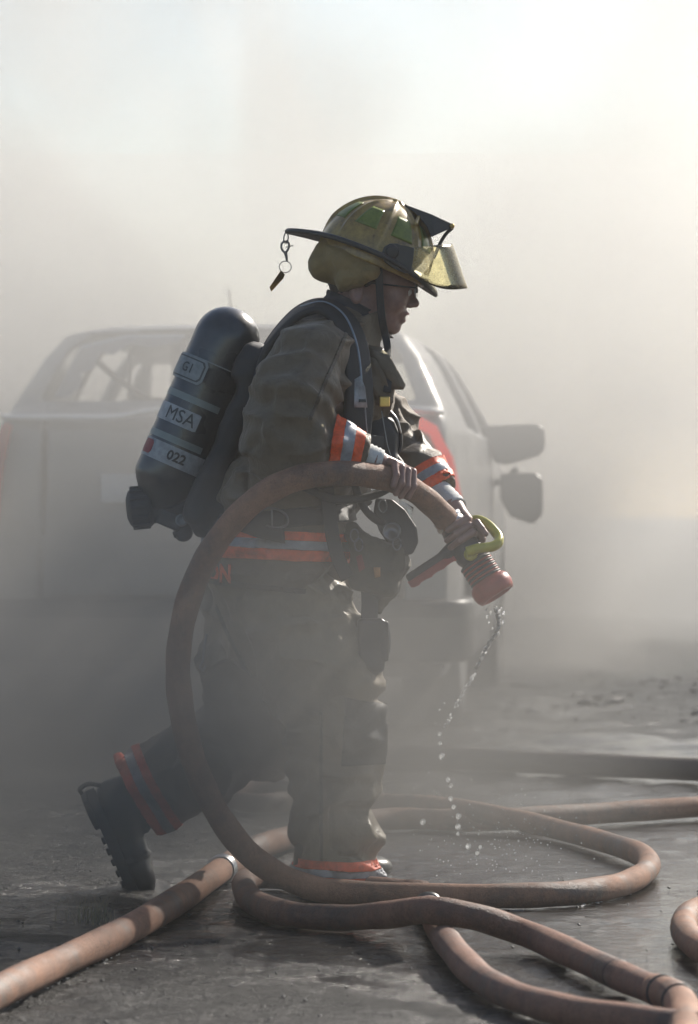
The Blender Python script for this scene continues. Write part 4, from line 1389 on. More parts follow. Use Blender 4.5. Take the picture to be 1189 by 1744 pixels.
# left hand round the nozzle grip
NZ0, NZ1 = P(768, 893, -0.10), P(840, 1004, -0.13)
n_ax = (NZ1 - NZ0).normalized()
LC = NZ0 + n_ax * 0.040
n_up = Vector((0.84, 0, 0.54)); n_up = (n_up - n_ax * n_up.dot(n_ax)).normalized()
n_nr = Vector((0, -1, 0)); n_nr = (n_nr - n_ax * n_nr.dot(n_ax)).normalized()
L_WRIST = P(772, 866, -0.045)
def l_hand(p):
    f = None; knuck = []
    for i in range(4):
        c = LC + n_ax * (-0.026 + 0.019 * i)
        rr = 0.044
        ln = (0.80, 0.97, 1.0, 0.92)[i]
        if i == 3:   # forefinger lies straight along the bail
            pts = [ringpt(c, n_up, n_nr, R(100), rr), P(812, 890, -0.135), P(820, 900, -0.145), P(827, 909, -0.15)]
        else:
            pts = [ringpt(c, n_up, n_nr, R(105), rr), ringpt(c, n_up, n_nr, R(105 - 62 * ln), rr + 0.006), ringpt(c, n_up, n_nr, R(105 - 112 * ln), rr + 0.001), ringpt(c, n_up, n_nr, R(105 - 155 * ln), rr - 0.002)]
        knuck.append(pts[0])
        g = limb(p, pts, (0.0108, 0.0098, 0.009, 0.0078), 0.002)
        f = g if f is None else smin(f, g, 0.0012)
    pm = None
    for kp in knuck:
        g = s_cap(p, L_WRIST, kp, 0.021, 0.0118)
        pm = g if pm is None else smin(pm, g, 0.008)
    f = smin(f, pm, 0.003)
    th = [L_WRIST, ringpt(LC + n_ax * -0.005, n_up, n_nr, R(150), 0.046), ringpt(LC + n_ax * 0.03, n_up, n_nr, R(185), 0.043), ringpt(LC + n_ax * 0.05, n_up, n_nr, R(200), 0.041)]
    f = smin(f, limb(p, th, (0.02, 0.014, 0.0115, 0.009), 0.004), 0.006)
    return smin(f, s_cap(p, P(740, 838, 0.015), L_WRIST, 0.030, 0.024), 0.02)
b0 = P(715, 990); b1 = P(850, 800)
VL, QL = nets(l_hand, (b0.x, FIG - 0.20, b0.z), (b1.x, FIG + 0.06, b1.z), 0.0021)

def trunk_fn(p):   # the body under the clothes, so that head, arms and legs are one figure
    f = limb(p, (P(585, 585), P(560, 640), P(486, 880), P(475, 1010)), (0.06, 0.10, 0.11, 0.11), 0.05, (YA, 1.25))
    f = smin(f, limb(p, (P(550, 630, -0.1), R_SH, R_EL, R_FA, P(604, 775, -0.26)), (0.06, 0.055, 0.045, 0.034, 0.027), 0.03), 0.03)
    f = smin(f, limb(p, (P(550, 630, 0.1), L_SH, L_EL, L_FA, P(742, 838, 0.012)), (0.06, 0.055, 0.045, 0.032, 0.027), 0.03), 0.03)
    f = smin(f, limb(p, (P(480, 1010, -0.06), N_HIP, N_KN, P(570, 1480, -0.12)), (0.08, 0.085, 0.055, 0.042), 0.03), 0.03)
    return smin(f, limb(p, (P(470, 1010, 0.06), F_HIP, F_KN, P(215, 1366, 0.105)), (0.08, 0.085, 0.055, 0.042), 0.03), 0.03)
VT, QT = nets(trunk_fn, (-0.62, FIG - 0.36, 0.02), (0.28, FIG + 0.32, 1.40), 0.014)
Vb, Qb, n0 = [], [], 0
for V_, Q_ in ((VH, QH), (VR, QR), (VL, QL), (VT, QT)):
    Vb.append(V_); Qb.append(Q_ + n0); n0 += len(V_)
body = link('body', mesh_np('body', np.concatenate(Vb), np.concatenate(Qb)), M['skin'], person)
for s in (-1, 1):
    e = P(693.5, 497, s * 0.031)
    lathe('eye', [(0.0 + 0.0121 * (1 - math.cos(a)), 0.0121 * math.sin(a) + 1e-4) for a in [math.pi * k / 10 for k in range(11)]], e + Vector((0.0121, 0, 0)), e, M['eye'], body, n=14)
# lips colour as thin shells over the mouth
def lips_fn(p):
    f = np.minimum(s_ell(p, P(689, 534.4), (0.0128, 0.020, 0.0050)), s_ell(p, P(684, 546.3), (0.0114, 0.018, 0.0054)))
    return smax(f, -s_cap(p, P(694, 540, -0.02), P(694, 540, 0.02), 0.0042, 0.0042), 0.002)
q0 = P(672, 556); q1 = P(702, 526)
sdf('lips', lips_fn, (q0.x, FIG - 0.03, q0.z), (q1.x, FIG + 0.03, q1.z), 0.0016, M['lip'], body)
def hair_fn(p):
    f = s_ell(p, P(626, 462), (0.104, 0.080, 0.103))
    f = wrap(f, p, lambda q: 0.006 * (vnoise(q, (90, 160, 30), 77) - 0.5), 0.03)
    f = np.maximum(f, s_plane(p, P(650, 490), (1, 0, 0.25)))
    f = np.maximum(f, s_plane(p, P(600, 506), (0.5, 0, -0.86)))
    return np.maximum(f, -s_ell(p, P(607, 497, -0.079), (0.024, 0.03, 0.036)))
h0 = P(545, 545); h1 = P(680, 385)
sdf('hair', hair_fn, (h0.x, FIG - 0.1, h0.z), (h1.x, FIG + 0.1, h1.z), 0.004, M['hair'], person)
# protective hood bunched round the neck
def hood_fn(p):
    f = s_cap(p, P(584, 575), P(606, 520), 0.088, 0.077)
    f = wrap(f, p, lambda q: 0.005 * np.sin(150 * q[:, 2] + 60 * q[:, 0] + 6 * vnoise(q, 18, 61)) + 0.006 * (fbm(q, 40, 62, 2) - 0.5), 0.05)
    f = np.maximum(f, s_plane(p, P(590, 508), (0.45, 0, 0.89)))
    return np.maximum(f, -s_cap(p, P(660, 562), P(690, 520), 0.028, 0.05))
h0 = P(520, 630); h1 = P(670, 490)
sdf('hood', hood_fn, (h0.x, FIG - 0.12, h0.z), (h1.x, FIG + 0.12, h1.z), 0.004, M['hood'], person)
# knitted wristlets
for (a, b, r0, r1) in ((P(616, 776, -0.25), P(648, 787, -0.243), 0.036, 0.031), (P(746, 840, 0.008), P(776, 868, -0.045), 0.036, 0.033)):
    prof = [(0, r0 - 0.004), (0, r0)]
    L_ = (b - a).length
    for k in range(1, 9):
        prof.append((L_ * k / 9, r0 + (r1 - r0) * k / 9 + (0.0015 if k % 2 else -0.001)))
    prof += [(L_, r1), (L_, r1 - 0.005)]
    lathe('wristlet', prof, a, b, M['white_knit'], person, n=24)
# spectacles
M['lens'] = mat_glass('clear_lens', (0.95, 0.96, 0.96), 0.03, 0.15)
gl_ = tube('spectacles', [P(615, 480, -0.082), P(660, 485, -0.080), P(698, 489, -0.062), P(708, 490, -0.052)], 0.0022, M['black_plastic'], person, n=6)
tube('temple', [P(615, 480, 0.082), P(660, 485, 0.080), P(698, 489, 0.062), P(708, 490, 0.052)], 0.0022, M['black_plastic'], gl_, n=6)
for s in (-1, 1):
    ol = []
    for k in range(16):
        a = 2 * math.pi * k / 16
        yy = s * (0.033 + 0.021 * math.cos(a))
        ol.append(P(709 - abs(yy) * 90 + 3, 497 - 11 * math.sin(a), yy))
    prism('lens', ol, Vector((0.002, 0, 0)), M['lens'], gl_)
    tube('rim', ol + [ol[0]], 0.0014, M['steel'], gl_, n=6, smooth_path=False)

M['red_rubber'] = plain('worn_red_rubber', (0.36, 0.045, 0.028), 0.4, var=0.4, scale=45, bump=0.15)
M['yellow'] = plain('wet_yellow_plastic', (0.42, 0.38, 0.03), 0.3, var=0.3, scale=60)
M['orange_dull'] = plain('dull_orange_tag', (0.40, 0.19, 0.06), 0.6)
M['piping'] = plain('blue_grey_piping', (0.20, 0.24, 0.29), 0.35)
# ================================================================== helmet
def mat_helmet():
    t = NT('sooty_yellow_helmet')
    n = t.noise(11, 5, 0.7); g = t.noise(60, 4, 0.7)
    v = t.math('ADD', t.math('MULTIPLY', n, 0.65), t.math('MULTIPLY', g, 0.35))
    t.set(Base_Color=t.ramp(v, [(0.32, (0.085, 0.05, 0.016)), (0.5, (0.30, 0.19, 0.040)), (0.68, (0.48, 0.32, 0.065))]))
    t.set(Roughness=t.math('ADD', t.math('MULTIPLY', g, 0.3), 0.18))
    t.b.inputs['Coat Weight'].default_value = 0.5
    t.set(Normal=t.bump(g, 0.12, 0.003))
    return t.m
M['helmet'] = mat_helmet()
M['lime'] = mat_stripe('lime_reflective', (0.17, 0.205, 0.03), 0.35)
M['leather'] = plain('dark_leather', (0.022, 0.021, 0.02), 0.45, bump=0.35, scale=90)
M['curtain'] = mat_turnout('ochre_neck_curtain', (0.30, 0.205, 0.075), 0.2)
M['brass'] = plain('worn_brass', (0.55, 0.38, 0.13), 0.3, metal=1.0)
def mat_visor():
    t = NT('amber_visor')
    tr = t.node('ShaderNodeBsdfTransparent'); tr.inputs[0].default_value = (0.98, 0.96, 0.84, 1)
    tl = t.node('ShaderNodeBsdfTranslucent'); tl.inputs[0].default_value = (1.0, 0.97, 0.80, 1)
    gl = t.node('ShaderNodeBsdfGlossy'); gl.inputs['Roughness'].default_value = 0.12; gl.inputs['Color'].default_value = (1, 0.95, 0.8, 1)
    drops = t.noise(420, 2, 0.5); dust = t.noise(45, 5, 0.7)
    sp = t.ramp(drops, [(0.58, (0, 0, 0)), (0.66, (1, 1, 1))])
    fac = t.math('ADD', t.math('MULTIPLY', dust, 0.42), t.math('MULTIPLY', sp, 0.25), clamp=True)
    m1 = t.node('ShaderNodeMixShader'); t.link(fac, m1.inputs[0]); t.link(tr.outputs[0], m1.inputs[1]); t.link(tl.outputs[0], m1.inputs[2])
    fr = t.node('ShaderNodeFresnel'); fr.inputs['IOR'].default_value = 1.45
    m2 = t.node('ShaderNodeMixShader'); t.link(fr.outputs[0], m2.inputs[0]); t.link(m1.outputs[0], m2.inputs[1]); t.link(gl.outputs[0], m2.inputs[2])
    b = t.bump(drops, 0.25, 0.002); t.link(b, gl.inputs['Normal'])
    t.link(m2.outputs[0], t.out.inputs['Surface'])
    return t.m
M['visor'] = mat_visor()

helmet = empty('helmet', P(632, 470))
tag(helmet, 'sooty yellow fire helmet with amber face shield and long rear brim', 'helmet')
HU = Vector((0.925, 0, -0.38)); HN = Vector((0.38, 0, 0.925)); HY_ = Vector((0, 1, 0))
HO = P(634, 446)
HRX, HRY, HRZ = 0.143, 0.116, 0.158
Hm = np.array([A3(HU), A3(HY_), A3(HN)], dtype=np.float32); Ho3 = A3(HO)
def shell_fn(p):
    q = (p - Ho3) @ Hm.T
    f = s_ell(q, (0, 0, 0), (HRX, HRY, HRZ))
    th = np.arctan2(q[:, 1] / HRY, q[:, 0] / HRX)
    rr = np.hypot(q[:, 1] / HRY, q[:, 0] / HRX)
    lift = np.clip(q[:, 2] / HRZ, 0, 1)
    arc = np.abs((th / (math.pi / 4)) - np.round(th / (math.pi / 4))) * (math.pi / 4) * rr * 0.13
    f = f - 0.0050 * np.exp(-(arc / 0.0055) ** 2) * np.clip(lift * 3 - 0.3, 0, 1)
    mid = np.abs(q[:, 1]); f = f - 0.006 * np.exp(-(mid / 0.010) ** 4) * np.clip(lift * 2, 0, 1)
    f = smax(f, -(f + 0.007), 0.001)
    return np.maximum(f, -(q[:, 2] + 0.012))
a_, b_ = P(520, 520), P(760, 320)
shell = sdf('shell', shell_fn, (a_.x, FIG - 0.14, a_.z), (b_.x, FIG + 0.14, b_.z), 0.0032, M['helmet'], helmet)
def dome(th, el, k=1.0):
    return HO + HU * (HRX * k * math.cos(el) * math.cos(th)) + HY_ * (HRY * k * math.cos(el) * math.sin(th)) + HN * (HRZ * k * math.sin(el))
def dome_patch(name, th0, th1, e0, e1, k, mat, parent, taper=0.0, n=8, m=8):
    V, Fs = [], []
    for kk in (k, k - 0.008):
        for i in range(n + 1):
            for j in range(m + 1):
                e = e0 + (e1 - e0) * j / m
                tm_ = (th0 + th1) / 2; w = (th1 - th0) * (1 - taper * j / m)
                V.append(dome(tm_ + w * (i / n - 0.5), e, kk))
    N = (n + 1) * (m + 1)
    for i in range(n):
        for j in range(m):
            a = i * (m + 1) + j
            Fs.append((a, a + m + 1, a + m + 2, a + 1)); Fs.append((N + a, N + a + 1, N + a + m + 2, N + a + m + 1))
    for i in range(n):
        for j in (0, m):
            a = i * (m + 1) + j; Fs.append((a, N + a, N + a + m + 1, a + m + 1))
    for j in range(m):
        for i in (0, n):
            a = i * (m + 1) + j; Fs.append((a, a + 1, N + a + 1, N + a))
    bm = bmesh.new(); vs = [bm.verts.new(v) for v in V]
    for f in Fs: bm.faces.new([vs[i] for i in f])
    return link(name, bm_mesh(name, bm), mat, parent)
for s in (-1, 1):
    for tc in (22.5, 67.5, 112.5, 157.5):
        dome_patch('reflective_patch', s * R(tc - 14), s * R(tc + 14), R(27), R(52), 1.014, M['lime'], shell, 0.25)
# ridge cap where the front bracket sits
tube('ridge_piping', [dome(R(a), R(62), 1.045) if False else HO + HU * (HRX * 1.05 * math.cos(R(64)) ) + HY_ * (0.075 * s_) + HN * (HRZ * 1.06 * math.sin(R(64)) * math.sqrt(max(0, 1 - (0.075 * s_ / HRY) ** 2))) for a, s_ in ((0, -0.9), (0, -0.45), (0, 0), (0, 0.45), (0, 0.9))], 0.0055, M['helmet'], shell, n=8)
# brim: long at the back, short at the sides, turned down front and rear
def brim():
    n = 72
    V, Fs = [], []
    def out(th):
        c = math.cos(th); s = math.sin(th)
        ext = 0.026 + (0.060 * max(0, -c) ** 2.2) + 0.012 * max(0, c) ** 3
        rx, ry = HRX + ext, HRY + 0.030 + 0.01 * abs(c)
        lift = 0.015 - (0.030 * max(0, c) ** 2) - 0.025 * max(0, -c) ** 4
        return HO + HU * (rx * c) + HY_ * (ry * s) + HN * lift
    def inn(th):
        c = math.cos(th); s = math.sin(th)
        return HO + HU * ((HRX - 0.004) * c) + HY_ * ((HRY - 0.004) * s) + HN * 0.016
    for k in range(n):
        th = 2 * math.pi * k / n
        o, i = out(th), inn(th)
        m = o * 0.45 + i * 0.55 + HN * 0.004
        t = 0.0042
        ring = [i + HN * t, m + HN * t, o + HN * (t + 0.002), o + (o - i).normalized() * 0.004, o - HN * (t + 0.002), m - HN * t, i - HN * t]
        V += ring
    w = 7
    for k in range(n):
        for j in range(w):
            a = k * w + j; b = k * w + (j + 1) % w
            c = ((k + 1) % n) * w + (j + 1) % w; d = ((k + 1) % n) * w + j
            Fs.append((a, b, c, d))
    bm = bmesh.new(); vs = [bm.verts.new(v) for v in V]
    for f in Fs: bm.faces.new([vs[i] for i in f])
    return link('brim', bm_mesh('brim', bm), M['leather'], helmet), out
brim_o, brim_out = brim()
# leather front and its bracket
def wedge(name, outline, w0, w1, mat, parent):
    """an upright plate seen from its edge: outline in the profile plane, wider at the base than at the tip"""
    bm = bmesh.new(); A_, B_ = [], []
    for (x, y, w) in outline:
        A_.append(bm.verts.new(P(x, y, -w))); B_.append(bm.verts.new(P(x, y, w)))
    n = len(A_)
    bm.faces.new(A_); bm.faces.new(B_[::-1])
    for i in range(n): bm.faces.new((A_[i], B_[i], B_[(i + 1) % n], A_[(i + 1) % n]))
    bmesh.ops.bevel(bm, geom=list(bm.edges), offset=0.0015, segments=1, affect='EDGES')
    return link(name, bm_mesh(name, bm), mat, parent, smooth=False)
front = wedge('front_shield', [(686, 349, 0.012), (692, 349, 0.018), (735, 365, 0.045), (772, 382, 0.022), (773, 388, 0.020), (757, 393, 0.048), (741, 401, 0.055), (735, 404, 0.055), (727, 384, 0.05), (708, 362, 0.03)], 0, 0, M['leather'], helmet)
tube('shield_bracket', [P(771, 388), P(760, 398), P(751, 412), P(745, 425), P(738, 440)], 0.0045, M['black_plastic'], front, n=8)
lathe('shield_rivet', [(0, 0.003), (0, 0.007), (0.006, 0.006), (0.008, 0.002)], P(770, 385, -0.022), P(770, 385, -0.06), M['brass'], front, n=12)
# face shield: a curved sheet hinged at both sides of the helmet
def visor():
    n, m = 28, 8
    V, Fs = [], []
    for th in (0.0, 0.0026):
        for i in range(n + 1):
            s = -1 + 2 * i / n
            c = math.cos(s * math.pi / 2) ** 0.75 if abs(s) < 1 else 0.0
            yy = 0.112 * math.sin(s * math.pi / 2)
            top = (704 + (771 - 704) * c, 421 + (415 - 421) * c)
            dip = 12 * math.sin(math.pi * min(1, c)) if c < 1 else 0
            bot = (702 + (797 - 702) * c, 466 + (491 - 466) * c + dip)
            for j in range(m + 1):
                v = j / m
                x = top[0] + (bot[0] - top[0]) * v; y = top[1] + (bot[1] - top[1]) * v
                q = P(x, y, yy)
                V.append(q - Vector((th * c, 0, 0)) + Vector((0, (th if s < 0 else -th) * (1 - c), 0)))
    N = (n + 1) * (m + 1)
    for i in range(n):
        for j in range(m):
            a = i * (m + 1) + j
            Fs.append((a, a + 1, a + m + 2, a + m + 1)); Fs.append((N + a, N + a + m + 1, N + a + m + 2, N + a + 1))
    for i in range(n):
        for j in (0, m):
            a = i * (m + 1) + j; Fs.append((a, a + m + 1, N + a + m + 1, N + a))
    bm = bmesh.new(); vs = [bm.verts.new(v) for v in V]
    for f in Fs: bm.faces.new([vs[i] for i in f])
    return link('face_shield', bm_mesh('face_shield', bm), M['visor'], helmet)
vis = visor()
for s in (-1, 1):
    br = prism('shield_hinge', [P(x, y, s * 0.118) for (x, y) in ((650, 432), (654, 421), (664, 415), (677, 415), (688, 421), (706, 422), (704, 440), (701, 464), (690, 466), (672, 458), (655, 447))], Vector((0, s * 0.012, 0)), M['black_plastic'], helmet, bevel=0.003)
    lathe('hinge_knob', [(0, 0.012), (0.004, 0.017), (0.010, 0.016), (0.012, 0.012), (0.012, 0.004)], P(668, 429, s * 0.130), P(668, 429, s * 0.2), M['black_rubber'], br, n=16)
# neck curtain under the rear brim
def curtain_fn(p):
    f = s_ell(p, P(594, 449), (0.088, 0.104, 0.062), (HU, HY_, HN))
    f = smin(f, s_cap(p, P(548, 455, -0.055), P(548, 455, 0.055), 0.024, 0.024), 0.03)
    f = smin(f, s_cap(p, P(590, 478, -0.080), P(632, 462, -0.098), 0.022, 0.016), 0.02)
    f = smin(f, s_cap(p, P(590, 478, 0.080), P(632, 462, 0.098), 0.022, 0.016), 0.02)
    f = wrap(f, p, lambda q: 0.018 * (ridged(q, (16, 16, 9), 71) - 0.5) + 0.006 * (fbm(q, 45, 72, 2) - 0.5), 0.04)
    f = np.maximum(f, s_plane(p, P(600, 428), (0.38, 0, 0.925)))
    return np.maximum(f, s_plane(p, P(650, 470), (1, 0, 0.1)))
a_, b_ = P(515, 510), P(665, 400)
sdf('neck_curtain', curtain_fn, (a_.x, FIG - 0.14, a_.z), (b_.x, FIG + 0.14, b_.z), 0.004, M['curtain'], helmet)
# suspension band and chin strap
strap('chin_strap', [P(645, 450, -0.106), P(646, 480, -0.096), P(648, 515, -0.088), P(651, 545, -0.080), P(656, 570, -0.062), P(660, 590, -0.072), P(662, 620, -0.118), P(661, 650, -0.135), P(659, 668, -0.14)], 0.019, 0.0035, M['webbing'], helmet,
      ups=[(0.1, -1, 0)] * 9)
strap('chin_strap', [P(645, 450, 0.106), P(646, 480, 0.096), P(648, 515, 0.088), P(653, 550, 0.070), P(662, 572, 0.035), P(664, 575, 0.0), P(660, 573, -0.03), P(656, 570, -0.058)], 0.019, 0.0035, M['webbing'], helmet,
      ups=[(0, 1, 0), (0, 1, 0), (0, 1, 0), (0, 0.9, -0.4), (0, 0.5, -0.9), (0, 0, -1), (0, -0.5, -0.9), (0, -0.9, -0.4)])
# snap hook, ring and tag dangling from the rear brim
tip = brim_out(math.pi)
hk = empty('snap_hook', P(487, 400))
tag(hk, 'small metal snap hook with ring and tag dangling from the rear helmet brim', 'hook')
dz = tip + Vector((0.002, 0, -0.004))
def T(x, y, d=0.0): return P(x, y, d)
M['dark_steel'] = plain('dark_steel', (0.16, 0.16, 0.17), 0.35, metal=1.0)
tube('link', [T(488, 394), T(484, 402), T(484, 412), T(488, 414), T(491, 404), T(489, 395)], 0.0017, M['dark_steel'], hk, n=8)
tube('hook', [T(486, 410), T(480, 415), T(480, 424), T(486, 430), T(491, 424), T(492, 415), T(487, 410)], 0.0028, M['dark_steel'], hk, n=8)
tube('hook_stem', [T(486, 428), T(488, 438), T(489, 446)], [0.0048, 0.0035, 0.0022], M['dark_steel'], hk, n=8)
tube('trigger', [T(487, 421), T(500, 418)], 0.0013, M['dark_steel'], hk, n=6)
ring = [P(486 + 10.2 * math.cos(2 * math.pi * k / 24), 454.5 + 9.8 * math.sin(2 * math.pi * k / 24), 0.004 * math.sin(2 * math.pi * k / 24)) for k in range(25)]
tube('split_ring', ring, 0.0012, M['dark_steel'], hk, n=6, smooth_path=False)
prism('tag_plate', [P(478, 461, -0.006), P(485, 468, 0.006), P(482, 475, 0.008), P(462, 497, 0.008), P(459, 489, -0.008)], Vector((0.0006, -0.0012, 0.0005)), M['brass'], hk)

# ================================================================== breathing apparatus
pack = empty('breathing_apparatus', P(300, 850))
tag(pack, 'black breathing apparatus with a labelled air cylinder strapped on the back of the firefighter', 'air tank')
CA, CB = P(283, 815), P(386, 578)
CR = 0.0830
c_ax = (CB - CA).normalized(); CL = (CB - CA).length
c_rt = (Vector((1, 0, 0)) - c_ax * c_ax.x).normalized()
c_nr = Vector((0, -1, 0))
prof = [(-0.115, 0.0), (-0.115, 0.020), (-0.085, 0.022), (-0.080, 0.030), (-0.052, 0.052), (-0.028, 0.070), (-0.010, 0.080), (0.0, CR)]
prof += [(CL * k / 10, CR) for k in range(1, 11)]
prof += [(CL + CR * 0.98 * math.sin(R(a)), CR * math.cos(R(a)) ** 0.92) for a in (12, 25, 38, 50, 62, 72, 80, 86, 89.5)]
cyl = lathe('cylinder', prof, CA, CB, M['carbon'], pack, n=48)
def on_cyl(x, t, r=CR):   # x: metres round the wall from the side facing the camera, t: metres up the axis
    a = x / CR
    return CA + c_ax * t + c_rt * (r * math.sin(a)) + c_nr * (r * math.cos(a))
def cyl_patch(name, x0, x1, t0, t1, lift, mat, parent, round_=0.0):
    n = max(4, int((x1 - x0) / 0.006))
    V, Fs = [], []
    for r in (CR + lift, CR - 0.002):
        for i in range(n + 1):
            x = x0 + (x1 - x0) * i / n
            e = 0.0
            if round_ > 0:
                d = min(x - x0, x1 - x)
                if d < round_: e = round_ - math.sqrt(max(0, round_ ** 2 - (round_ - d) ** 2))
            V.append(on_cyl(x, t0 + e, r)); V.append(on_cyl(x, t1 - e, r))
    N = 2 * (n + 1)
    for i in range(n):
        a = 2 * i
        Fs.append((a, a + 2, a + 3, a + 1)); Fs.append((a, N + a, N + a + 2, a + 2)); Fs.append((a + 1, a + 3, N + a + 3, N + a + 1))
    Fs.append((0, 1, N + 1, N)); Fs.append((2 * n, N + 2 * n, N + 2 * n + 1, 2 * n + 1))
    bm = bmesh.new(); vs = [bm.verts.new(v) for v in V]
    for f in Fs: bm.faces.new([vs[i] for i in f])
    return link(name, bm_mesh(name, bm), mat, parent, smooth=False)
def cyl_text(name, body, size, xc, tc, sx, mat, parent, lift, bold=0.0):
    tm = text_mesh(name, body, size, bold)
    bm = bmesh.new(); bm.from_mesh(tm)
    bmesh.ops.triangulate(bm, faces=bm.faces)
    bmesh.ops.subdivide_edges(bm, edges=[e for e in bm.edges if e.calc_length() > 0.008], cuts=2)
    for v in bm.verts: v.co = on_cyl(xc + v.co.x * sx, tc + v.co.y, CR + lift)
    bmesh.ops.solidify(bm, geom=list(bm.faces), thickness=0.0008)
    return link(name, bm_mesh(name, bm), mat, parent, smooth=False)
M['label_grey'] = plain('grey_label', (0.22, 0.24, 0.245), 0.4, var=0.5, scale=60)
M['label_pale'] = plain('pale_label', (0.30, 0.31, 0.32), 0.42, var=0.5, scale=70)
M['label_dark'] = plain('dark_ink', (0.03, 0.033, 0.036), 0.4)
M['stripe_grey'] = plain('grey_green_band', (0.20, 0.23, 0.22), 0.4, scale=60)
M['red_mark'] = plain('red_mark', (0.22, 0.03, 0.028), 0.4)
M['curtain_dark'] = mat_turnout('dark_olive_pouch', (0.085, 0.072, 0.045), 0.2)
def t_at(x, y):  # axis coordinate of a pixel
    return (P(x, y) - CA).dot(c_ax)
def x_at(x, y):
    s = (P(x, y) - CA).dot(c_rt) / CR
    return CR * math.asin(max(-1, min(1, s)))
# clamp band with its emblem plate and buckle
tb = t_at(338, 634)
cyl_patch('clamp_band', -CR * 3.1, CR * 3.1, tb - 0.020, tb + 0.020, 0.0035, M['webbing'], cyl)
ep = cyl_patch('emblem_plate', x_at(292, 612), x_at(352, 641), tb - 0.032, tb + 0.032, 0.006, M['label_grey'], cyl, 0.012)
cyl_patch('emblem_inset', x_at(298, 612) , x_at(348, 641), tb - 0.027, tb + 0.027, 0.0068, M['label_dark'], cyl, 0.010)
cyl_patch('emblem_field', x_at(301, 612), x_at(345, 641), tb - 0.0235, tb + 0.0235, 0.0074, M['label_grey'], cyl, 0.008)
cyl_text('emblem_letters', 'G1', 0.034, x_at(325, 628), tb, 0.85, M['label_dark'], cyl, 0.0090)
bk = cyl_patch('buckle', x_at(358, 640), x_at(378, 655), tb - 0.026, tb + 0.026, 0.011, M['black_plastic'], cyl, 0.004)
cyl_patch('buckle_bar', x_at(366, 640), x_at(371, 655), tb - 0.020, tb + 0.020, 0.013, M['black_rubber'], cyl)
cyl_patch('band_edge', -CR * 1.45, CR * 1.2, tb + 0.031, tb + 0.034, 0.002, M['label_grey'], cyl)
# maker's bands and labels
for (x, y, w, m) in ((330, 682, 0.0085, 'stripe_grey'), (300, 750, 0.0085, 'stripe_grey')):
    tt = t_at(x, y)
    cyl_patch('printed_band', -CR * 1.52, CR * 0.75, tt - w, tt + w, 0.0008, M[m], cyl)
tt = t_at(312, 712)
cyl_patch('name_label', x_at(272, 693), x_at(341, 722), tt - 0.0225, tt + 0.0225, 0.0010, M['label_pale'], cyl, 0.002)
cyl_patch('name_field', x_at(277, 693), x_at(338, 722), tt - 0.0185, tt + 0.0185, 0.0016, M['label_pale'], cyl)
cyl_text('name_letters', 'MSA', 0.047, x_at(309, 710), tt, 0.92, M['label_dark'], cyl, 0.0028)
tt = t_at(295, 777)
cyl_patch('number_label', x_at(246, 756), x_at(350, 802), tt - 0.024, tt + 0.024, 0.0010, M['label_pale'], cyl, 0.004)
cyl_text('number_letters', '022', 0.034, x_at(304, 777), tt, 0.95, M['label_dark'], cyl, 0.0022, 0.0006)
cyl_patch('red_emblem', x_at(249, 756), x_at(262, 762), tt - 0.017, tt + 0.019, 0.0020, M['red_mark'], cyl, 0.008)
# valve with its hand wheel
def valve_fn(p):
    f = s_cap(p, CA - c_ax * 0.10, P(264, 868), 0.024, 0.024)
    f = smin(f, s_cap(p, P(258, 866), P(318, 884), 0.026, 0.022), 0.012)
    f = smin(f, s_cap(p, P(305, 880), P(313, 908), 0.022, 0.022), 0.010)
    f = smin(f, s_box(p, P(290, 885), (0.03, 0.03, 0.02), 0.006, ((0.93, 0, -0.36), YA, (0.36, 0, 0.93))), 0.008)
    f = smin(f, s_cap(p, P(300, 862), P(330, 850), 0.012, 0.014), 0.01)
    return wrap(f, p, lambda q: 0.004 * (vnoise(q, 60, 81) - 0.5), 0.02)
a_, b_ = P(220, 940), P(350, 820)
valve = sdf('valve', valve_fn, (a_.x, FIG - 0.06, a_.z), (b_.x, FIG + 0.06, b_.z), 0.003, M['black_plastic'], pack)
w0, w1 = P(262, 862), P(214, 867)
wp = [(0, 0.020), (0.002, 0.048), (0.010, 0.052)]
lathe('hand_wheel', [(0, 0.018), (0.004, 0.045), (0.012, 0.051), (0.020, 0.050), (0.026, 0.052), (0.034, 0.050), (0.042, 0.052), (0.052, 0.050), (0.062, 0.042), (0.068, 0.026), (0.068, 0.0)], w0, w1, M['black_rubber'], valve, n=26)
for k in range(13):
    a = 2 * math.pi * k / 13
    ax = (w1 - w0).normalized(); u_, e1_, e2_ = perp_frame(ax, (0, -1, 0))
    c = w0 + ax * 0.034 + e1_ * (0.051 * math.cos(a)) + e2_ * (0.051 * math.sin(a))
    link('grip_rib', box_mesh('grip_rib', c, (ax, e1_ * math.cos(a) + e2_ * math.sin(a), -e1_ * math.sin(a) + e2_ * math.cos(a)), (0.022, 0.004, 0.005), 0.0015, 1), M['black_rubber'], valve, smooth=False)
lathe('gauge_cap', [(0, 0.0), (0, 0.014), (0.004, 0.016), (0.010, 0.015), (0.012, 0.011), (0.010, 0.010), (0.010, 0.0)], P(309, 886, -0.022), P(309, 886, -0.1), M['label_grey'], valve, n=20)
lathe('bolt_head', [(0, 0.0), (0, 0.007), (0.005, 0.006), (0.006, 0.0)], P(256, 869, -0.026), P(256, 869, -0.1), M['label_grey'], valve, n=10)
lathe('knurled_nut', [(0, 0.02), (0.002, 0.024), (0.016, 0.024), (0.018, 0.02), (0.018, 0.0)], P(308, 900), P(318, 925), M['black_rubber'], valve, n=12)
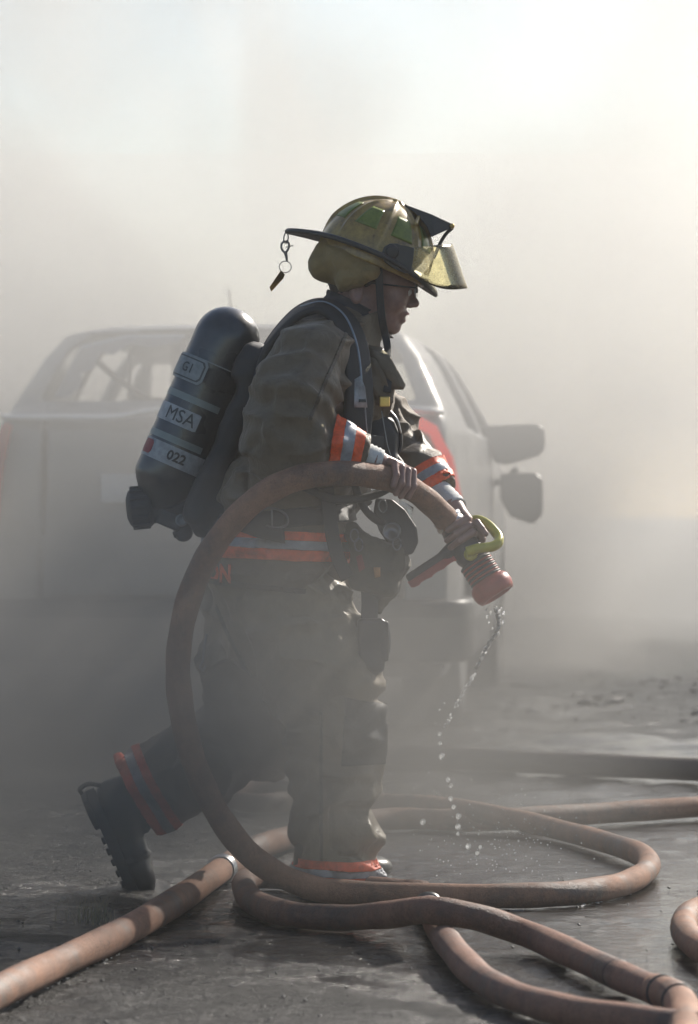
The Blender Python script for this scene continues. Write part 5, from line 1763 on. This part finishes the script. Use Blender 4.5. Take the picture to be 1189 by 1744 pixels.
# back frame between cylinder and coat
def frame_fn(p):
    axf = (c_rt, YA, c_ax)
    f = s_box(p, P(392, 745), (0.030, 0.115, 0.235), 0.025, axf)
    f = smin(f, s_box(p, P(425, 620), (0.030, 0.10, 0.05), 0.02, axf), 0.03)
    f = smin(f, s_box(p, P(372, 850), (0.055, 0.105, 0.055), 0.02, axf), 0.02)
    f = smin(f, s_cap(p, P(345, 842, -0.03), P(330, 858, -0.02), 0.03, 0.022), 0.02)
    f = smin(f, s_cap(p, P(355, 880, -0.06), P(345, 900, -0.06), 0.024, 0.020), 0.02)
    f = smax(f, -s_cap(p, CA - c_ax * 0.05, CB, CR + 0.004, CR + 0.004), 0.004)
    return wrap(f, p, lambda q: 0.010 * (ridged(q, (12, 10, 16), 85) - 0.5), 0.03)
a_, b_ = P(300, 940), P(475, 560)
sdf('back_frame', frame_fn, (a_.x, FIG - 0.15, a_.z), (b_.x, FIG + 0.15, b_.z), 0.0055, M['webbing'], pack)
# shoulder straps padded over both shoulders
def over_shoulder(sd):
    k = 1 if sd < 0 else -1
    pts = [P(438, 640, sd * 0.10), P(452, 600, sd * 0.115), P(480, 560, sd * 0.125), P(515, 530, sd * 0.130), P(550, 522, sd * 0.135), P(580, 540, sd * 0.145), P(600, 580, sd * 0.165), P(609, 630, sd * 0.185), P(611, 690, sd * 0.195), P(604, 750, sd * 0.20), P(596, 810, sd * 0.20)]
    ups = [(-0.9, sd * 0.1, 0.4), (-0.85, sd * 0.1, 0.5), (-0.7, sd * 0.15, 0.7), (-0.4, sd * 0.25, 0.9), (0.0, sd * 0.35, 0.95), (0.4, sd * 0.5, 0.75), (0.6, sd * 0.75, 0.35), (0.65, sd * 0.8, 0.05), (0.6, sd * 0.8, 0), (0.5, sd * 0.85, 0), (0.4, sd * 0.9, 0)]
    o = strap('shoulder_strap', pts, 0.084, 0.020, M['webbing'], pack, ups=ups)
    # pale piping along the pad
    q = [Vector(a) + Vector(b).normalized() * 0.0125 + Vector((0, sd * 0.012, 0)) for a, b in zip(pts[3:9], ups[3:9])]
    strap('reflective_piping', q, 0.0055, 0.003, M['piping'], o, ups=ups[3:9])
    return o
M['piping'] = plain('blue_grey_piping', (0.20, 0.24, 0.29), 0.35)
ss = over_shoulder(-1); over_shoulder(1)
flap('strap_label', [(604, 646), (614, 640), (622, 660), (626, 694), (603, 694)], -0.245, 0.006, M['label_pale'], ss, 0.003)
flap('label_print', [(611, 680), (623, 680), (624, 685), (611, 685)], -0.252, 0.0, M['label_dark'], ss, 0.002)
# waist belt
wb = band('waist_belt', jacket, [(P(470, 900), Vector((0.10, 0, -1)).normalized()), (P(470, 868), Vector((-0.10, 0, 1)).normalized())], M['webbing'], pack, 0.010, keep=lambda m: m.z < 1.05)
flap('belt_pad', [(372, 880), (420, 868), (482, 872), (486, 926), (440, 916), (372, 892)], -0.232, 0.02, M['webbing'], wb, 0.014)
tube('belt_ring', [P(438, 876, -0.262), P(452, 866, -0.265), P(474, 868, -0.265), P(489, 880, -0.262), P(488, 894, -0.26), P(470, 899, -0.262), P(446, 893, -0.262)], 0.0028, M['dark_steel'], wb, n=6)
tube('belt_ring', [P(463, 867, -0.268), P(463, 897, -0.268)], 0.0024, M['dark_steel'], wb, n=6)
strap('hanging_strap', [P(556, 830, -0.225), P(562, 880, -0.225), P(568, 920, -0.222), P(578, 955, -0.215), P(592, 985, -0.20)], 0.036, 0.005, M['webbing'], pack, ups=[(0.3, -1, 0)] * 5)
strap('chest_strap', [P(600, 745, -0.205), P(640, 752, -0.16), P(668, 755, -0.08), P(676, 756, 0.0)], 0.03, 0.004, M['webbing'], pack, ups=[(0.4, -0.9, 0), (0.7, -0.7, 0), (0.9, -0.4, 0), (1, 0, 0)])
# face mask hanging at the chest, its clear lens to the front
def mask_fn(p):
    f = s_ell(p, P(642, 748, -0.075), (0.056, 0.062, 0.070))
    f = smin(f, s_cap(p, P(655, 775, -0.09), P(668, 790, -0.10), 0.026, 0.024), 0.02)
    f = smin(f, s_cap(p, P(626, 705, -0.10), P(640, 720, -0.09), 0.018, 0.02), 0.02)
    return wrap(f, p, lambda q: 0.006 * (ridged(q, 30, 91) - 0.5), 0.03)
a_, b_ = P(590, 815), P(700, 690)
mask = sdf('face_mask', mask_fn, (a_.x, FIG - 0.17, a_.z), (b_.x, FIG + 0.02, b_.z), 0.004, M['black_rubber'], pack)
tube('mask_rim', [P(662, 702, -0.10), P(674, 716, -0.10), P(682, 738, -0.095), P(682, 762, -0.09), P(672, 782, -0.09), P(664, 798, -0.095)], 0.0042, M['black_plastic'], mask, n=8)
tube('lens_edge', [P(663, 698, -0.105), P(676, 714, -0.107), P(683, 738, -0.10)], 0.0028, M['steel'], mask, n=6)
# regulator hose, lanyards, clips
tube('air_hose', [P(470, 800, -0.20), P(520, 830, -0.24), P(575, 850, -0.245), P(630, 845, -0.21), P(672, 822, -0.15), P(683, 795, -0.115), P(672, 778, -0.10)], 0.011, M['black_rubber'], pack, n=12)
tube('air_hose', [P(600, 800, -0.205), P(612, 850, -0.20), P(640, 885, -0.17), P(668, 890, -0.13), P(690, 880, -0.10)], 0.010, M['black_rubber'], pack, n=12)
tube('lanyard', [P(622, 692, -0.235), P(624, 720, -0.235), P(627, 748, -0.232), P(631, 764, -0.23)], 0.0016, M['label_pale'], pack, n=6)
tube('lanyard', [P(650, 700, -0.15), P(656, 735, -0.152), P(662, 765, -0.15), P(676, 800, -0.14)], 0.0014, M['label_grey'], pack, n=6)
box('strap_clip', P(655, 684, -0.15), (0.013, 0.008, 0.013), M['brass'], pack, bevel=0.003)
tube('snap_clip', [P(640, 760, -0.16), P(643, 770, -0.165), P(641, 780, -0.16)], 0.004, M['steel'], pack, n=8)
# second pouch, gauge console and radio hanging below the chest
prism('gauge_console', [P(x, y, -0.16) for (x, y) in ((640, 848), (668, 850), (690, 868), (710, 898), (713, 924), (703, 944), (688, 946), (664, 930), (646, 905), (636, 874))], Vector((0, 0.055, 0)), M['black_rubber'], pack, bevel=0.006)
lathe('gauge_face', [(0, 0.0), (0, 0.022), (0.004, 0.024), (0.008, 0.022), (0.008, 0.018), (0.006, 0.017), (0.006, 0.0)], P(667, 905, -0.160), P(667, 905, -0.3), M['dark_steel'], pack, n=22)
flap('clear_window', [(680, 850), (704, 864), (702, 886), (690, 892), (682, 874)], -0.115, 0.008, M['lens'], pack, 0.003)
def pouch_fn(p):
    f = s_box(p, P(640, 965, -0.14), (0.055, 0.045, 0.060), 0.02, ((0.93, 0, -0.2), YA, (0.2, 0, 0.93)))
    f = smin(f, s_cap(p, P(672, 955, -0.13), P(648, 1018, -0.13), 0.035, 0.016), 0.03)
    f = smin(f, s_cap(p, P(600, 905, -0.16), P(618, 945, -0.16), 0.020, 0.022), 0.02)
    f = smin(f, s_cap(p, P(645, 1022, -0.13), P(642, 1036, -0.13), 0.014, 0.010), 0.012)
    return wrap(f, p, lambda q: 0.016 * (ridged(q, (22, 22, 14), 95) - 0.5) + 0.006 * (fbm(q, 60, 96, 2) - 0.5), 0.04)
a_, b_ = P(570, 1060), P(715, 880)
pouch = sdf('glove_pouch', pouch_fn, (a_.x, FIG - 0.23, a_.z), (b_.x, FIG - 0.05, b_.z), 0.004, M['curtain_dark'] if 'curtain_dark' in M else M['turnout'], pack)
strap('radio_strap', [P(628, 985, -0.155), P(630, 1020, -0.165), P(629, 1060, -0.17)], 0.042, 0.006, M['webbing'], pack, ups=[(0.2, -1, 0)] * 3)
def radio_fn(p):
    f = s_box(p, P(632, 1098, -0.165), (0.034, 0.022, 0.066), 0.012)
    f = smin(f, s_box(p, P(654, 1092, -0.165), (0.012, 0.016, 0.050), 0.006), 0.004)
    f = smin(f, s_cap(p, P(637, 1120, -0.165), P(638, 1140, -0.165), 0.020, 0.016), 0.01)
    return f
a_, b_ = P(590, 1165), P(680, 1035)
radio = sdf('radio', radio_fn, (a_.x, FIG - 0.21, a_.z), (b_.x, FIG - 0.12, b_.z), 0.003, M['black_plastic'], pack)
tube('radio_clip', [P(660, 1062, -0.17), P(663, 1085, -0.17), P(662, 1110, -0.17), P(656, 1122, -0.17)], 0.004, M['dark_steel'], radio, n=6)
for (x, y) in ((604, 912), (611, 928), (652, 862), (676, 926)):
    c = [P(x + 7 * math.cos(2 * math.pi * k / 12), y + 11 * math.sin(2 * math.pi * k / 12), -0.20) for k in range(13)]
    tube('snap_ring', c, 0.0022, M['dark_steel'], pack, n=6, smooth_path=False)
flap('red_tag', [(606, 948), (616, 944), (622, 968), (612, 974)], -0.21, 0.004, M['red_mark'], pack, 0.003)
flap('orange_tag', [(636, 966), (648, 966), (648, 982), (638, 984)], -0.205, 0.004, M['orange_dull'], pack, 0.003)

# ================================================================== nozzle
nozzle = empty('nozzle', NZ1)
tag(nozzle, 'dripping fire nozzle with red bumper, yellow bail and pistol grip in the left hand', 'nozzle')
NL = (NZ1 - NZ0).length
lathe('coupling', [(-0.022, 0.030), (-0.022, 0.0365), (-0.014, 0.0375), (-0.010, 0.035), (-0.004, 0.0375), (0.004, 0.0375), (0.008, 0.033), (0.008, 0.02)], NZ0, NZ1, M['steel'], nozzle, n=32)
nb = lathe('valve_body', [(0.004, 0.02), (0.004, 0.031), (0.020, 0.034), (0.060, 0.034), (0.075, 0.039), (0.095, 0.040), (0.108, 0.034), (0.112, 0.02)], NZ0, NZ1, M['black_plastic'], nozzle, n=32)
bp_ = [(0.106, 0.02), (0.106, 0.031)]
for k in range(5):
    t = 0.112 + 0.0115 * k
    bp_ += [(t, 0.0425), (t + 0.005, 0.0435), (t + 0.006, 0.038), (t + 0.0095, 0.038)]
bp_ += [(0.172, 0.030), (0.172, 0.02)]
brl = lathe('pattern_sleeve', bp_, NZ0, NZ1, M['black_rubber'], nozzle, n=32)
for k in range(5):
    t = 0.112 + 0.0115 * k
    lathe('sleeve_ring', [(t + 0.0055, 0.027), (t + 0.0055, 0.0415), (t + 0.0075, 0.0422), (t + 0.0100, 0.0415), (t + 0.0100, 0.027)], NZ0, NZ1, M['red_rubber'], brl, n=32)
lathe('bumper', [(0.166, 0.026), (0.164, 0.036), (0.168, 0.047), (0.178, 0.0525), (0.192, 0.0535), (0.204, 0.051), (0.212, 0.046), (0.214, 0.038), (0.206, 0.033), (0.196, 0.028), (0.196, 0.0)], NZ0, NZ1, M['red_rubber'], nozzle, n=40)
# bail: a flat yellow loop pivoting on both sides of the body
pv = NZ0 + n_ax * 0.088
bail = []
for sd in (-1, 1):
    yo = Vector((0, sd * 0.046, 0))
    lathe('bail_boss', [(0, 0.004), (0, 0.016), (0.006, 0.017), (0.010, 0.012), (0.010, 0.0)], pv + Vector((0, sd * 0.036, 0)), pv + Vector((0, sd * 0.08, 0)), M['yellow'], nozzle, n=18)
top = [P(795, 940, -0.166), P(815, 934, -0.168), P(838, 931, -0.166), P(848, 925, -0.155), P(849, 915, -0.135), P(838, 900, -0.115), P(824, 889, -0.095), P(812, 886, -0.085), P(803, 892, -0.075), P(800, 915, -0.070), P(797, 938, -0.070)]
bo_ = strap('bail', top, 0.028, 0.024, M['yellow'], nozzle, ups=[(0, -0.3, -1), (0, -0.3, -1), (0.3, -0.3, -1), (1, -0.2, -0.4), (1, 0, 0.2), (0.7, 0, 0.7), (0.5, 0, 0.9), (0.1, 0.5, 1), (-0.3, 1, 0.5), (-0.2, 1, 0), (0, 1, 0)])
# pistol grip slanting back under the hand
g0, g1 = P(775, 935, -0.112), P(694, 988, -0.112)
gx = (g1 - g0).normalized(); gy = Vector((0, 1, 0)); gz = gx.cross(gy)
def grip_fn(p):
    f = s_box(p, (g0 + g1) / 2, ((g1 - g0).length / 2, 0.017, 0.0135), 0.008, (gx, gy, gz))
    return smin(f, s_cap(p, P(782, 922, -0.112), P(765, 942, -0.112), 0.020, 0.018), 0.015)
a_, b_ = P(675, 1010), P(800, 900)
grip = sdf('pistol_grip', grip_fn, (a_.x, FIG - 0.15, a_.z), (b_.x, FIG - 0.07, b_.z), 0.003, M['black_rubber'], nozzle)
sg = 1 if gz.z < 0 else -1
ol = []
for k in range(15):
    t = 0.012 + ((g1 - g0).length - 0.010) * k / 14
    ol.append(g0 + gx * t + gz * (sg * (0.0135 + 0.010 + 0.0028 * math.cos(k * 1.55))))
ol2 = [g0 + gx * (0.004 + (g1 - g0).length), g0 + gx * (0.012) + gz * (sg * 0.004)]
ol2 = [g0 + gx * ((g1 - g0).length + 0.003) + gz * (sg * 0.004), g0 + gx * 0.012 + gz * (sg * 0.004)]
prism('finger_grip', [q - Vector((0, 0.0185, 0)) for q in ol + ol2], Vector((0, 0.037, 0)), M['red_rubber'], grip, bevel=0.002)

# ================================================================== water, debris and growth
def mat_water():
    # drops full of air: part clear refraction, part bright scatter of the light behind them
    t = NT('clear_water')
    tr = t.node('ShaderNodeBsdfTransparent'); tr.inputs[0].default_value = (0.95, 0.96, 0.97, 1)
    tl = t.node('ShaderNodeBsdfTranslucent'); tl.inputs[0].default_value = (0.95, 0.96, 0.97, 1)
    gl = t.node('ShaderNodeBsdfGlossy'); gl.inputs['Roughness'].default_value = 0.06
    m1 = t.node('ShaderNodeMixShader'); t.link(t.ramp(t.noise(200, 2, 0.6), [(0.38, (0.45, 0.45, 0.45)), (0.56, (0.95, 0.95, 0.95))]), m1.inputs[0])
    t.link(tr.outputs[0], m1.inputs[1]); t.link(tl.outputs[0], m1.inputs[2])
    fr = t.node('ShaderNodeFresnel'); fr.inputs['IOR'].default_value = 1.33
    m2 = t.node('ShaderNodeMixShader'); t.link(t.math('ADD', fr.outputs[0], 0.1, clamp=True), m2.inputs[0]); t.link(m1.outputs[0], m2.inputs[1]); t.link(gl.outputs[0], m2.inputs[2])
    t.link(m2.outputs[0], t.out.inputs['Surface'])
    return t.m
M['water'] = mat_water()
_ico = bmesh.new(); bmesh.ops.create_icosphere(_ico, subdivisions=2, radius=1.0)
_iv = np.array([v.co[:] for v in _ico.verts], dtype=np.float32); _if = np.array([[v.index for v in f.verts] for f in _ico.faces], dtype=np.int32); _ico.free()
_ico = bmesh.new(); bmesh.ops.create_icosphere(_ico, subdivisions=1, radius=1.0)
_iv1 = np.array([v.co[:] for v in _ico.verts], dtype=np.float32); _if1 = np.array([[v.index for v in f.verts] for f in _ico.faces], dtype=np.int32); _ico.free()
def blobs(name, items, mat, low=False, jitter=0.12, seed=1):
    """items: (centre, (rx, ry, rz), tilt) -> one mesh of rounded lumps"""
    rng = np.random.default_rng(seed)
    iv, jf = (_iv1, _if1) if low else (_iv, _if)
    Vs, Fs = [], []
    for k, (c, r, tilt) in enumerate(items):
        v = iv * (1 + jitter * (rng.random((len(iv), 1)) - 0.5)) * np.array(r, dtype=np.float32)
        ct, st = math.cos(tilt), math.sin(tilt)
        x = v[:, 0] * ct + v[:, 2] * st; z = -v[:, 0] * st + v[:, 2] * ct
        v = np.stack([x, v[:, 1], z], 1) + A3(c)
        Vs.append(v); Fs.append(jf + k * len(iv))
    return link(name, mesh_np(name, np.concatenate(Vs), np.concatenate(Fs)), mat)
rng = random.Random(12)
items = []
st = [(843, 1036), (848, 1048), (849, 1062), (845, 1078), (836, 1092), (828, 1106), (822, 1118), (814, 1133), (806, 1148), (799, 1162), (790, 1178), (781, 1194), (772, 1212), (764, 1228), (757, 1240)]
path, _ = catmull([P(x, y, -0.13) for (x, y) in st], None, 9)
for i, p in enumerate(path):
    if rng.random() < 0.10 + 0.35 * i / len(path): continue
    t = i / len(path)
    w = (0.0030 + 0.0022 * rng.random()) * (1.15 - 0.45 * t)
    items.append((p + Vector((rng.gauss(0, 0.002), rng.gauss(0, 0.003), 0)), (w, w, w * rng.uniform(1.0, 2.2)), R(25)))
for (x, y) in [(829, 1038), (830, 1050), (833, 1061), (836, 1043), (854, 1036), (858, 1044), (852, 1052), (839, 1070), (857, 1060)]:
    w = rng.uniform(0.0022, 0.004); items.append((P(x, y, -0.13), (w, w, w * 1.6), 0.1))
for (x, y, s) in [(749, 1250, 4), (750, 1266, 3.6), (752, 1288, 5.5), (763, 1328, 4.4), (768, 1338, 4.5), (768, 1360, 4.6), (773, 1374, 4.4), (781, 1390, 5.5), (780, 1408, 5), (780, 1420, 3.2), (720, 1400, 5.5),
                  (749, 1209, 2.2), (757, 1198, 1.6), (742, 1232, 1.5), (798, 1441, 5), (813, 1453, 4), (818, 1443, 3.5), (730, 1316, 1.6), (800, 1370, 1.4), (806, 1388, 1.2)]:
    w = s * S * 0.95; items.append((P(x, y, -0.13 + rng.gauss(0, 0.02)), (w, w, w * rng.uniform(1.0, 1.3)), rng.uniform(-0.3, 0.3)))
ws = blobs('water_stream', items, M['water'], jitter=0.25, seed=5)
tag(ws, 'clear water dribbling in drops from the nozzle tip to the ground', 'water', kind='stuff')
# splashes thrown up where the water lands and where hoses lie in the run-off
items = []
for k in range(260):
    x = rng.gauss(850, 70); y = rng.uniform(1385, 1500)
    g = G(x, y, 0.01); w = rng.uniform(0.0008, 0.0024)
    items.append((g + Vector((0, 0, rng.random() ** 2 * 0.10)), (w, w, w), 0))
for k in range(46):
    t = rng.random(); x = 985 + 95 * t; y = 1542 - 22 * t + rng.gauss(0, 1.5)
    w = rng.uniform(0.001, 0.003); items.append((G(x, y, 0.004), (w * 1.8, w, w), 0))
for k in range(40):
    t = rng.random(); x = 5 + 200 * t; y = 1716 - 92 * t + rng.gauss(0, 2)
    w = rng.uniform(0.0006, 0.0015); items.append((G(x, y, 0.003), (w * 1.6, w, w), 0))
for k in range(60):
    x = rng.gauss(95, 40); y = rng.gauss(1440, 45); w = rng.uniform(0.0008, 0.002)
    if y > 1380: items.append((G(x, y, 0.01) + Vector((0, 0, rng.random() * 0.08)), (w, w, w), 0))
ws = blobs('water_splash', items, M['water'], low=True, seed=6)
tag(ws, 'fine water droplets splashing over the wet asphalt', 'water', kind='stuff')
# grit scattered over the asphalt
items = []
for k in range(2200):
    y = 7.0 + 14 * rng.random() ** 1.6; x = rng.uniform(-1, 1) * (0.12 * y)
    s = 0.001 + 0.0034 * rng.random() ** 5
    items.append((Vector((x, y, s * 0.3)), (s * rng.uniform(0.8, 1.6), s * rng.uniform(0.8, 1.6), s * 0.7), rng.random()))
M['grit'] = plain('dark_grit', (0.05, 0.048, 0.046), 0.4, var=0.5, scale=90)
gr = blobs('grit', items, M['grit'], low=True, jitter=0.5, seed=8)
tag(gr, 'small dark grit scattered over the wet asphalt', 'grit', kind='stuff')
# charred lumps on the ground beyond the minivan and in the foreground
M['ash'] = plain('grey_ash', (0.13, 0.12, 0.112), 0.7, var=0.5, scale=30, bump=0.4)
lump_me = []
for k in range(5):
    def lf(p, k=k):
        f = s_ell(p, (0, 0, 0.02), (0.10, 0.07, 0.035))
        f = smin(f, s_ell(p, (0.05 * (k - 2) / 2, 0.03, 0.04), (0.05, 0.04, 0.03)), 0.02)
        return wrap(f, p, lambda q: 0.05 * (fbm(q, 18, 200 + k, 3) - 0.5), 0.08)
    V, Q = nets(lf, (-0.18, -0.15, -0.05), (0.18, 0.15, 0.13), 0.012)
    me = mesh_np('debris', V, Q); me.materials.append(M['ash']); me.polygons.foreach_set('use_smooth', np.ones(len(me.polygons), dtype=bool))
    lump_me.append(me)
def lump(px, py, s, label, group, sx=1.0):
    o = bpy.data.objects.new('charred_chunk', lump_me[rng.randrange(5)])
    g = G(px, py, 0.0); o.location = (g.x, g.y, 0.0)
    o.rotation_euler = (0, 0, rng.uniform(0, 6.28)); s *= 0.5; o.scale = (s * sx * rng.uniform(0.8, 1.8), s, s * rng.uniform(0.35, 0.8))
    COL.objects.link(o); tag(o, label, 'debris', group)
for (x, y, s) in [(890, 1168, 0.9), (918, 1172, 0.7), (1000, 1196, 0.9), (1018, 1190, 0.8), (1050, 1195, 1.1), (1120, 1186, 0.6), (1185, 1178, 0.9), (905, 1212, 0.9)]:
    lump(x, y, s, 'charred lump of debris on the wet ground right of the minivan', 'charred debris beyond the minivan')
# fine rubble strewn between them
items = []
for k in range(230):
    g = G(rng.uniform(855, 1230), rng.choice((1168, 1192, 1196, 1225)) + rng.gauss(0, 14), 0.0)
    s = 0.005 + 0.014 * rng.random() ** 3
    items.append((Vector((g.x, g.y, s * 0.25)), (s * rng.uniform(1, 2.2), s, s * rng.uniform(0.2, 0.5)), rng.uniform(-0.3, 0.3)))
tag(blobs('rubble', items, M['ash'], low=True, jitter=0.7, seed=9), 'fine burnt rubble strewn over the ground right of the minivan', 'rubble', kind='stuff')
for (x, y, s, lb) in [(968, 1597, 0.16, 'flat dark scrap in the puddle beside the slanting hose'), (735, 1533, 0.12, 'small dark scrap lying on top of the crossing hoses'), (880, 1552, 0.22, 'dark wet scrap beneath the long foreground hose'),
                      (152, 1729, 0.10, 'black pebble in the lower left corner'), (395, 1680, 0.10, 'dark scrap with a pale sliver on the foreground asphalt'), (930, 1722, 0.16, 'black lump beside the two hoses at lower right'), (545, 1700, 0.07, 'tiny black pebble at the bottom centre')]:
    lump(x, y, s, lb, None, 1.6)
# a few dry blades pushed through the asphalt by the raised boot
V, Fs = [], []
for k in range(70):
    g = G(160 + rng.gauss(0, 24), 1566 + rng.gauss(0, 6), 0.0)
    h = rng.uniform(0.02, 0.06); lx = rng.gauss(0, 0.016); ly = rng.gauss(0, 0.012); w = 0.0011
    a = len(V)
    for j in range(4):
        t = j / 3; c = Vector((g.x + lx * t * t, g.y + ly * t * t, h * t)); ww = w * (1 - t * 0.9)
        V += [c + Vector((-ww, 0, 0)), c + Vector((ww, 0, 0)), c + Vector((0, ww, 0))]
    for j in range(3):
        b = a + j * 3
        for q in range(3): Fs.append((b + q, b + (q + 1) % 3, b + 3 + (q + 1) % 3, b + 3 + q))
M['straw'] = plain('dry_straw', (0.30, 0.25, 0.16), 0.7, scale=60)
tag(link('dry_grass', mesh_pd('dry_grass', V, Fs), M['straw']), 'thin tuft of dry grass in front of the raised boot', 'grass', kind='stuff')
